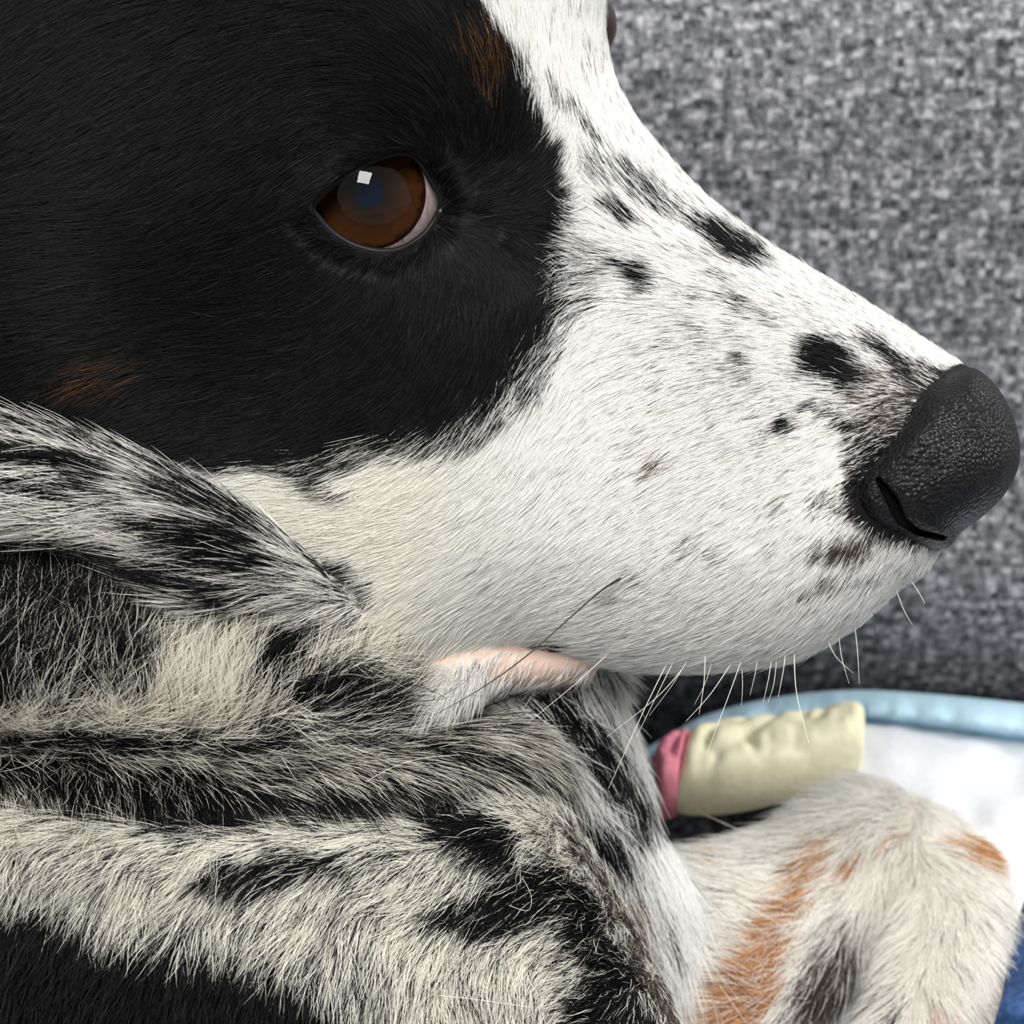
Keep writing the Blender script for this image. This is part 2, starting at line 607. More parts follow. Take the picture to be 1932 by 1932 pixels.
def layer_fields(L, X, Y):
    out = catmull(L['out'], 5)
    s = poly_sdf(X, Y, out)
    D = TPS(L['D'])(X, Y)
    if L['name'] == 'head':
        # lid rims stand a little proud, mouth groove sinks
        es = poly_sdf(X, Y, EYE_OPEN)
        D = D - 0.9 * np.exp(-((es + 12) / 16.0) ** 2)
        mouth = chain_sdf(X, Y, [(930, 1256, 1), (975, 1236, 1), (1050, 1236, 1), (1130, 1254, 1)])
        D = D + 2.0 * np.exp(-(mouth / 12.0) ** 2)
        # furrow between eye and bridge, tear line
        tear = chain_sdf(X, Y, [(835, 400, 1), (890, 425, 1), (930, 440, 1)])
        D = D + 0.9 * np.exp(-(tear / 14.0) ** 2)
    return s, D


def smin(a, b, k):
    h = np.clip(0.5 + 0.5 * (b - a) / k, 0, 1)
    return b + (a - b) * h - k * h * (1 - h)


F = np.full((len(gx), len(gy), len(gz)), 50.0, np.float32)
for L in LAYERS:
    s, D = layer_fields(L, PXg, PYg)
    L['s2'], L['D2'] = s, D
    ix = np.where((s > -60).any(1))[0]
    iy = np.where((s > -60).any(0))[0]
    a, b, c, d = ix[0], ix[-1] + 1, iy[0], iy[-1] + 1
    ss, DD = s[a:b, c:d], D[a:b, c:d]
    u = np.clip(1 - ss / L['W'], 0, None).astype(np.float32)[:, :, None]
    Zc = (DD + L['Hf']).astype(np.float32)[:, :, None]
    v = gz[None, None] - Zc
    v = np.where(v < 0, v / L['Hf'], v / L['Hb'])
    Wmm = L['W'] * 0.078
    uc = np.clip(u, 0, 1)
    S = L['Hf'] * (1 - uc) + Wmm * uc
    f = (np.sqrt(u * u + v * v) - 1) * S
    del v
    F[a:b, c:d] = smin(F[a:b, c:d], f.astype(np.float32), 1.0)
# the dog rests on the quilt and seat
zlev = 0.156
yy = (-(PYg - 966) / FPX).astype(np.float32)[:, :, None] * gz[None, None]
F = np.maximum(F, (zlev - CAM_Z) * 1000 - (math.cos(th) * yy - math.sin(th) * gz[None, None]).astype(np.float32))
del yy
# eye socket
h2 = LAYERS[0]['D2']
depth = gz[None, None] - (h2[:, :, None] + 15).astype(np.float32)
carve = np.minimum((eye_s2 * 0.075)[:, :, None].astype(np.float32), -depth)
F = np.maximum(F, carve)


def surface_nets(F):
    neg = F < 0
    nx, ny, nz = F.shape
    cnt = np.zeros((nx - 1, ny - 1, nz - 1), np.int8)
    for i in (0, 1):
        for j in (0, 1):
            for k in (0, 1):
                cnt += neg[i:nx - 1 + i, j:ny - 1 + j, k:nz - 1 + k]
    act = np.argwhere((cnt > 0) & (cnt < 8))
    ids = np.full(cnt.shape, -1, np.int32)
    ids[act[:, 0], act[:, 1], act[:, 2]] = np.arange(len(act))
    del cnt
    acc = np.zeros((len(act), 3))
    num = np.zeros(len(act))
    corners = [(i, j, k) for i in (0, 1) for j in (0, 1) for k in (0, 1)]
    val = {c: F[act[:, 0] + c[0], act[:, 1] + c[1], act[:, 2] + c[2]] for c in corners}
    for c in corners:
        for ax in range(3):
            if c[ax] == 0:
                d = list(c)
                d[ax] = 1
                d = tuple(d)
                va, vb = val[c], val[d]
                m = (va < 0) != (vb < 0)
                t = np.where(m, va / np.where(m, va - vb, 1), 0)
                p = np.zeros((len(act), 3))
                for q in range(3):
                    p[:, q] = c[q]
                p[:, ax] = t
                acc += np.where(m[:, None], p, 0)
                num += m
    V = act + acc / num[:, None]
    faces = []
    for ax in range(3):
        sl0 = [slice(None)] * 3
        sl1 = [slice(None)] * 3
        sl0[ax] = slice(0, -1)
        sl1[ax] = slice(1, None)
        n0, n1 = neg[tuple(sl0)], neg[tuple(sl1)]
        E = np.argwhere(n0 != n1)
        o1, o2 = [q for q in range(3) if q != ax]
        ok = (E[:, o1] > 0) & (E[:, o2] > 0) & (E[:, o1] < F.shape[o1] - 1) & (E[:, o2] < F.shape[o2] - 1)
        E = E[ok]
        q = []
        for (d1, d2) in ((-1, -1), (0, -1), (0, 0), (-1, 0)):
            e = E.copy()
            e[:, o1] += d1
            e[:, o2] += d2
            q.append(ids[e[:, 0], e[:, 1], e[:, 2]])
        Q = np.stack(q, -1)
        flip = n0[E[:, 0], E[:, 1], E[:, 2]]
        if ax == 1:
            flip = ~flip
        Q[flip] = Q[flip][:, ::-1]
        faces.append(Q)
    return V, np.concatenate(faces)


V, Q = surface_nets(F)
del F, carve
vpx, vpy, vZ = GX0 + V[:, 0] * GS, GY0 + V[:, 1] * GS, GZ0 + V[:, 2] * GZS
VC = pix3(vpx, vpy, vZ)                         # camera aligned mm
# light Laplacian smoothing
e = np.concatenate([Q[:, [0, 1]], Q[:, [1, 2]], Q[:, [2, 3]], Q[:, [3, 0]]])
for _ in range(2):
    acc = np.zeros_like(VC)
    num = np.zeros(len(VC))
    for k in range(3):
        acc[:, k] = np.bincount(e[:, 0], VC[e[:, 1], k], len(VC)) + np.bincount(e[:, 1], VC[e[:, 0], k], len(VC))
    num = np.bincount(e[:, 0], minlength=len(VC)) + np.bincount(e[:, 1], minlength=len(VC))
    VC = VC * 0.5 + 0.5 * acc / num[:, None]


def tri_normals(VC, Q):
    n = np.cross(VC[Q[:, 2]] - VC[Q[:, 0]], VC[Q[:, 3]] - VC[Q[:, 1]])
    return n


fn = tri_normals(VC, Q)
VN = np.zeros_like(VC)
for j in range(4):
    for k in range(3):
        VN[:, k] += np.bincount(Q[:, j], fn[:, k], len(VC))
VN /= np.linalg.norm(VN, axis=1, keepdims=True) + 1e-12
# the camera aligned frame is left handed, so make normals point outwards by test: front faces look to -Z
front = np.argmin(VC[:, 2])
if VN[front, 2] > 0:
    VN = -VN
    Q_out = Q
else:
    Q_out = Q[:, ::-1]


def bil(A, px, py):
    fx = np.clip((px - GX0) / GS, 0, A.shape[0] - 1.001)
    fy = np.clip((py - GY0) / GS, 0, A.shape[1] - 1.001)
    i, j = fx.astype(int), fy.astype(int)
    a, b = fx - i, fy - j
    return (A[i, j] * (1 - a) + A[i + 1, j] * a) * (1 - b) + (A[i, j + 1] * (1 - a) + A[i + 1, j + 1] * a) * b


def layer_of(px, py, Z):
    best = np.full(px.shape, 1e9)
    idx = np.zeros(px.shape, int)
    for i, L in enumerate(LAYERS):
        s, D = bil(L['s2'], px, py), bil(L['D2'], px, py)
        u = np.clip(1 - s / L['W'], 0, None)
        v = Z - D - L['Hf']
        v = np.where(v < 0, v / L['Hf'], v / L['Hb'])
        uc = np.clip(u, 0, 1)
        f = (np.sqrt(u * u + v * v) - 1) * (L['Hf'] * (1 - uc) + L['W'] * .078 * uc)
        m = f < best
        best[m] = f[m]
        idx[m] = i
    return idx


def head_Z(px, py):
    """front surface of the head at a pixel"""
    L = LAYERS[0]
    s, D = bil(L['s2'], np.array(px, float), np.array(py, float)), bil(L['D2'], np.array(px, float), np.array(py, float))
    u = np.clip(1 - s / L['W'], 0, 1)
    return D + L['Hf'] * (1 - np.sqrt(np.clip(1 - u * u, 0, 1)))


# ------------------------------------------------------------------ coat pattern and some painted shade
# ('E', x, y, rx, ry, angle, value) ellipse; ('C', chain, value); ('P', polygon, value); colour k black, w white, t tan, b brown
BLACK_PATCH = catmull([(-600, -700), (700, -700), (800, -300), (860, -100), (905, 0), (945, 55), (985, 125), (1008, 190),
                       (1036, 270), (1062, 350), (1070, 405), (1050, 450), (1062, 510), (1080, 560), (1075, 620),
                       (1060, 680), (1015, 740), (960, 800), (905, 838), (840, 852), (760, 862), (690, 876), (640, 890),
                       (560, 895), (450, 890), (330, 880), (100, 860), (-600, 900)], 3)
PAT = {
    'head': [
        ('k', 'P', BLACK_PATCH, 1.0, 10),
        ('w', 'C', [(1050, 470, 14), (1075, 560, 30), (1065, 660, 40), (990, 770, 44), (880, 835, 34), (700, 862, 22), (560, 880, 10)], 0.42, 50),
        ('k', 'C', [(560, 890, 16), (600, 912, 14), (640, 932, 6)], 0.85, 12),
        ('t', 'C', [(600, 925, 8), (660, 945, 8)], 0.5, 14),
        ('t', 'E', 922, 120, 36, 78, 8, 0.34), ('t', 'E', 880, 80, 24, 46, 10, 0.14),
        ('t', 'E', 180, 715, 70, 40, -15, 0.3), ('t', 'E', 230, 690, 40, 22, -10, 0.15),
        ('k', 'C', [(1038, 145, 8), (1070, 195, 12), (1110, 250, 12), (1140, 285, 10)], 0.55, 16),
        ('k', 'E', 1220, 350, 85, 26, 33, 0.55), ('k', 'E', 1165, 395, 36, 18, 35, 0.8),
        ('k', 'E', 1130, 320, 45, 20, 45, 0.35), ('k', 'E', 1260, 385, 40, 18, 35, 0.45),
        ('k', 'C', [(1318, 408, 14), (1370, 445, 32), (1430, 482, 26)], 0.97, 14),
        ('k', 'E', 1195, 515, 52, 24, 18, 0.85), ('k', 'E', 1160, 488, 30, 10, 10, 0.6), ('k', 'E', 1215, 545, 24, 9, 0, 0.6),
        ('k', 'E', 1095, 500, 40, 50, 0, 0.35), ('k', 'E', 1100, 560, 30, 60, 10, 0.3),
        ('k', 'E', 1352, 518, 14, 10, 0, 0.7), ('k', 'E', 1388, 570, 26, 13, 20, 0.7), ('k', 'E', 1320, 556, 12, 7, 0, 0.7),
        ('k', 'E', 1440, 590, 40, 14, 20, 0.3), ('k', 'E', 1310, 480, 40, 20, 30, 0.25),
        ('k', 'E', 1250, 655, 22, 8, -25, 0.55), ('k', 'E', 1310, 620, 16, 8, 0, 0.4),
        ('k', 'E', 1396, 678, 18, 13, -10, 0.97), ('k', 'E', 1404, 700, 14, 6, -10, 0.6),
        ('k', 'E', 1558, 675, 62, 42, 0, 1.0), ('k', 'E', 1590, 705, 50, 34, 10, 0.97),
        ('k', 'C', [(1630, 635, 12), (1680, 662, 20), (1720, 690, 20)], 0.9, 14),
        ('k', 'E', 1482, 808, 20, 22, 20, 0.97), ('k', 'E', 1440, 820, 26, 8, -35, 0.4), ('k', 'E', 1545, 770, 34, 12, 0, 0.7),
        ('k', 'E', 1588, 800, 30, 18, 10, 0.7), ('k', 'E', 1612, 840, 22, 22, 10, 0.7),
        ('b', 'E', 1680, 760, 85, 75, -10, 0.5), ('k', 'E', 1700, 800, 100, 70, -20, 0.5), ('k', 'E', 1760, 735, 75, 45, 35, 0.72),
        ('k', 'E', 1650, 850, 60, 45, -30, 0.7),
        ('k', 'E', 1655, 930, 62, 70, 0, 0.97), ('k', 'C', [(1640, 985, 26), (1720, 1018, 26), (1780, 1022, 14)], 0.9, 18),
        ('k', 'E', 1570, 950, 40, 30, 0, 0.35),
        ('b', 'C', [(1560, 1045, 16), (1605, 1040, 26), (1640, 1030, 14)], 0.75, 18), ('k', 'E', 1580, 1055, 30, 14, -20, 0.5),
        ('k', 'E', 1620, 1100, 60, 14, -20, 0.3), ('b', 'E', 1540, 1110, 40, 14, -20, 0.35),
        ('t', 'E', 1235, 882, 24, 14, -40, 0.5), ('k', 'E', 1352, 1050, 18, 8, -30, 0.4), ('k', 'E', 1290, 1022, 16, 8, -30, 0.4),
        ('k', 'E', 1160, 1130, 30, 12, -15, 0.35), ('k', 'E', 1195, 1092, 20, 12, 0, 0.4), ('k', 'E', 1460, 960, 14, 18, 0, 0.4),
        ('k', 'C', [(950, 1246, 9), (1000, 1236, 12), (1060, 1230, 9)], 0.8, 10),
        ('k', 'E', 1130, 118, 26, 34, 0, 0.16),
        ('k', 'C', [(600, 1046, 10), (640, 1090, 22), (690, 1138, 12)], 0.9, 14),
    ],
    'jaw': [('k', 'C', [(960, 1320, 12), (1000, 1315, 12), (1100, 1300, 12)], 0.4, 16)],
    'ear': [
        ('k', 'C', [(-200, 740, 14), (0, 790, 12), (110, 810, 10), (230, 850, 9), (330, 888, 10), (430, 940, 9), (560, 1026, 8), (640, 1085, 8)], 0.85, 12),
        ('k', 'C', [(-200, 840, 30), (30, 856, 30), (110, 862, 24), (220, 885, 18)], 0.92, 16),
        ('k', 'E', 120, 930, 200, 40, 3, 0.45),
        ('k', 'C', [(-100, 905, 14), (60, 925, 16), (200, 915, 16)], 0.75, 18),
        ('k', 'C', [(310, 925, 22), (400, 945, 34), (480, 985, 26)], 0.85, 20),
        ('k', 'C', [(280, 1000, 26), (360, 1020, 44), (450, 1045, 48), (520, 1070, 26)], 0.92, 26),
        ('k', 'C', [(600, 1050, 14), (640, 1095, 26), (690, 1140, 14)], 0.95, 16),
        ('k', 'C', [(40, 1022, 14), (200, 1058, 26), (320, 1095, 30), (440, 1125, 24)], 0.92, 18),
        ('k', 'C', [(450, 1115, 8), (560, 1120, 10), (660, 1140, 10)], 0.55, 14),
        ('k', 'E', 230, 945, 120, 24, 0, 0.35),
    ],
    'ruff': [
        ('k', 'E', 60, 1240, 240, 110, 0, 0.82), ('k', 'E', 100, 1090, 330, 70, 8, 0.85), ('k', 'E', 150, 1180, 130, 50, 0, 0.8), ('k', 'E', 350, 1140, 140, 24, 5, 0.8),
        ('k', 'C', [(490, 1165, 34), (530, 1215, 48), (510, 1265, 30)], 0.9, 26),
        ('k', 'C', [(570, 1300, 34), (650, 1310, 50), (750, 1330, 40)], 0.86, 30),
        ('k', 'E', 610, 1200, 60, 40, 30, 0.4), ('k', 'C', [(0, 1400, 20), (300, 1405, 18), (560, 1410, 14)], 0.85, 16),  # chain: dark coat along the lower crease, also painting in its shade
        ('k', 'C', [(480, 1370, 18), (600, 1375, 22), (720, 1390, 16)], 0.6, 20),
        ('w', 'E', 385, 1270, 85, 85, 0, 0.9), ('w', 'E', 690, 1215, 70, 45, 20, 0.8), ('w', 'E', 130, 1340, 100, 36, 0, 0.5),
    ],
    'fold': [
        ('k', 'C', [(-300, 1395, 26), (0, 1405, 26), (300, 1415, 22), (600, 1400, 14)], 0.88, 20),  # dark coat along the ruff crease, deepened to paint in its shade
        ('k', 'E', 150, 1465, 340, 50, 5, 0.8),
        ('k', 'C', [(250, 1515, 32), (400, 1535, 42), (600, 1515, 34), (760, 1500, 24), (900, 1500, 14)], 0.9, 24),
        ('k', 'C', [(760, 1400, 16), (840, 1415, 26), (930, 1440, 26), (1010, 1480, 16)], 0.85, 22),
        ('k', 'E', 650, 1430, 70, 26, 20, 0.35), ('b', 'E', 560, 1440, 90, 24, 10, 0.2),
    ],
    'chest': [
        ('k', 'C', [(880, 1310, 14), (980, 1310, 20), (1080, 1290, 26), (1150, 1280, 16)], 0.8, 24),
        ('k', 'C', [(1050, 1340, 30), (1120, 1400, 40), (1165, 1470, 42), (1220, 1570, 26)], 0.85, 34),
        ('k', 'C', [(1090, 1545, 34), (1130, 1590, 42), (1170, 1620, 24)], 0.95, 26),
        ('k', 'E', 1030, 1300, 90, 30, 0, 0.4), ('k', 'E', 950, 1390, 60, 22, 25, 0.5),
        ('w', 'C', [(1160, 1290, 14), (1200, 1370, 18), (1245, 1440, 20)], 0.95, 14),
        ('w', 'C', [(1000, 1385, 16), (1070, 1440, 22), (1140, 1530, 18)], 0.8, 20),
        ('k', 'C', [(1262, 1730, 14), (1268, 1790, 14)], 0.7, 14),
        ('w', 'C', [(1270, 1600, 44), (1285, 1760, 48), (1300, 1920, 50)], 0.92, 26),
        ('k', 'C', [(1262, 1730, 12), (1268, 1790, 12)], 0.6, 14),
        ('t', 'C', [(1180, 1680, 12), (1210, 1760, 18), (1240, 1880, 14)], 0.45, 22),
    ],
    'body': [
        ('k', 'P', catmull([(-1200, 1670), (0, 1712), (100, 1748), (200, 1774), (300, 1792), (420, 1814), (530, 1848), (600, 1882), (650, 1940),
                            (700, 2200), (700, 2700), (-1200, 2700)], 3), 1.0, 26),
        ('k', 'P', catmull([(-1200, 1640), (0, 1670), (200, 1725), (400, 1765), (560, 1810), (680, 1860), (760, 1960), (800, 2200), (800, 2700), (-1200, 2700)], 3), 0.55, 150),
        ('k', 'C', [(395, 1660, 28), (490, 1652, 40), (580, 1635, 32), (650, 1640, 22)], 0.8, 34),
        ('k', 'C', [(640, 1650, 22), (740, 1640, 26)], 0.4, 34),
        ('k', 'C', [(560, 1720, 14), (680, 1740, 20), (760, 1720, 14)], 0.4, 26),
        ('k', 'C', [(250, 1525, 22), (330, 1545, 30), (440, 1545, 24), (520, 1535, 14)], 0.92, 22),
        ('k', 'C', [(0, 1520, 16), (200, 1540, 14)], 0.4, 26),
        ('k', 'C', [(790, 1525, 26), (860, 1555, 56), (930, 1600, 48)], 0.95, 28),
        ('k', 'C', [(860, 1510, 18), (940, 1495, 16)], 0.6, 24),
        ('k', 'C', [(830, 1735, 30), (900, 1725, 50), (980, 1700, 52), (1060, 1690, 56), (1110, 1740, 44)], 0.9, 30),
        ('k', 'C', [(930, 1630, 26), (1040, 1670, 34)], 0.75, 30),
        ('k', 'C', [(1080, 1720, 38), (1130, 1800, 44), (1160, 1880, 66), (1180, 1960, 74)], 0.92, 24),
        ('k', 'C', [(1095, 1900, 30), (1100, 1960, 40)], 0.85, 22),
        ('k', 'E', 720, 1600, 60, 14, -15, 0.35),
        ('b', 'C', [(1060, 1540, 8), (1120, 1630, 10), (1180, 1740, 13), (1230, 1850, 14), (1290, 1960, 14)], 0.9, 12),
        ('t', 'C', [(985, 1500, 20), (1040, 1600, 20), (1090, 1660, 14)], 0.18, 20),
        ('k', 'E', 640, 1830, 50, 60, 0, 0.4), ('k', 'E', 100, 1640, 260, 50, 5, 0.25), ('k', 'E', 820, 1880, 20, 50, 0, 0.3),
        ('k', 'E', 650, 1900, 30, 40, 0, 0.55),
    ],
    'thigh': [
        ('o', 'C', [(1545, 1600, 14), (1510, 1660, 24), (1470, 1730, 34), (1440, 1800, 46), (1400, 1880, 56), (1370, 1980, 60)], 0.7, 26),
        ('o', 'C', [(1580, 1650, 10), (1620, 1630, 14)], 0.9, 14), ('o', 'E', 1690, 1580, 22, 10, 0, 0.5),
        ('o', 'E', 1345, 1612, 14, 8, -30, 0.5),
        ('b', 'C', [(1600, 1760, 20), (1570, 1830, 40), (1520, 1930, 50)], 0.7, 30), ('k', 'C', [(1620, 1790, 16), (1590, 1850, 36), (1550, 1940, 50)], 0.55, 30),  # shadowed gap between thigh and foot, painted as dark fur
    ],
    'foot': [
        ('o', 'E', 1845, 1600, 32, 40, -30, 0.85), ('k', 'E', 1680, 1915, 16, 26, 0, 0.9), ('o', 'E', 1780, 1925, 20, 16, 0, 0.6),
        ('b', 'C', [(1640, 1800, 10), (1625, 1900, 16)], 0.5, 18), ('o', 'E', 1810, 1680, 30, 10, 0, 0.15),
    ],
}
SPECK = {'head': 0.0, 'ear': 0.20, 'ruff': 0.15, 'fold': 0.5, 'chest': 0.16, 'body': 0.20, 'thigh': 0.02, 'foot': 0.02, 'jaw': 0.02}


def pattern(name, px, py, jit=7.0):
    """probabilities of black, tan, brown, orange hair at pixel positions on the near side of the dog"""
    n = len(px)
    wx = px + (vnoise(px / 40, py / 40, 21) - .5) * 24 + (vnoise(px / 12, py / 12, 22) - .5) * 12 + rng.normal(0, jit, n)
    wy = py + (vnoise(px / 40, py / 40, 23) - .5) * 24 + (vnoise(px / 12, py / 12, 24) - .5) * 12 + rng.normal(0, jit, n)
    P = {k: np.zeros(n) for k in 'ktbo'}
    sp = SPECK.get(name, 0.0)
    if name == 'head':
        mz = np.exp(-(((px - 1430) / 240) ** 2 + ((py - 600) / 130) ** 2))
        sp = 0.022 + 0.075 * mz + 0.035 * smooth((px - 1000) / 300)
        sp = sp * smooth((px - 700) / 300)
    P['k'] = np.maximum(P['k'], sp * (0.4 + 1.2 * vnoise(px / 30, py / 30, 31)))
    for sh in PAT.get(name, []):
        c, typ = sh[0], sh[1]
        if typ == 'E':
            _, _, x, y, rx, ry, ang, val = sh
            a = math.radians(ang)
            dx, dy = wx - x, wy - y
            e1 = (dx * math.cos(a) + dy * math.sin(a)) / rx
            e2 = (-dx * math.sin(a) + dy * math.cos(a)) / ry
            m = val * smooth((1.25 - np.hypot(e1, e2)) / 0.5)
        elif typ == 'C':
            _, _, ch, val, soft = sh
            m = val * smooth(0.5 + chain_sdf(wx, wy, ch) / soft)
        else:
            _, _, poly, val, soft = sh
            m = val * smooth(0.5 + poly_sdf(wx, wy, poly) / soft)
        if c == 'w':
            for k in P:
                P[k] *= 1 - m
        else:
            P[c] = np.maximum(P[c], m)
    return P


WHITE = np.array((0.88, 0.87, 0.835))
BLACK = np.array((0.0045, 0.0044, 0.0050))
TAN = np.array((0.12, 0.055, 0.016))
BROWN = np.array((0.085, 0.062, 0.05))
ORANGE = np.array((0.56, 0.29, 0.12))
WARM = {'head': (1, 1, 1), 'ear': (0.95, 0.93, 0.90), 'ruff': (0.9, 0.87, 0.80), 'fold': (0.85, 0.82, 0.75), 'body': (0.97, 0.95, 0.89),
        'chest': (1, 1, 1), 'thigh': (1.0, 0.98, 0.95), 'foot': (1, 0.98, 0.95), 'jaw': (1, 1, 1)}


def hair_colours(name, px, py):
    n = len(px)
    P = pattern(name, px, py)
    base = np.tile(WHITE * np.array(WARM[name]), (n, 1)) * (1 + rng.normal(0, 0.06, (n, 1)))
    if name == 'head':
        base *= 1 - np.array((0.02, 0.03, 0.07)) * smooth((1050 - px) / 350)[:, None] * smooth((px - 350) / 200)[:, None]
    r = rng.random(n)
    k = r < P['k']
    blk = BLACK * np.exp(rng.normal(0, 0.85, (n, 1)))  # tone spread paints greyer sheen streaks into the black hairs
    base[k] = blk[k]
    for key, c, v in (('b', BROWN, .35), ('o', ORANGE, .2), ('t', TAN, .35)):
        r = rng.random(n)
        mk = r < P[key]
        cc = c * np.exp(rng.normal(0, v, (n, 1)))
        base[mk] = cc[mk]
    return np.clip(base, 0.003, 0.93), k & (P['k'] < 0.3)


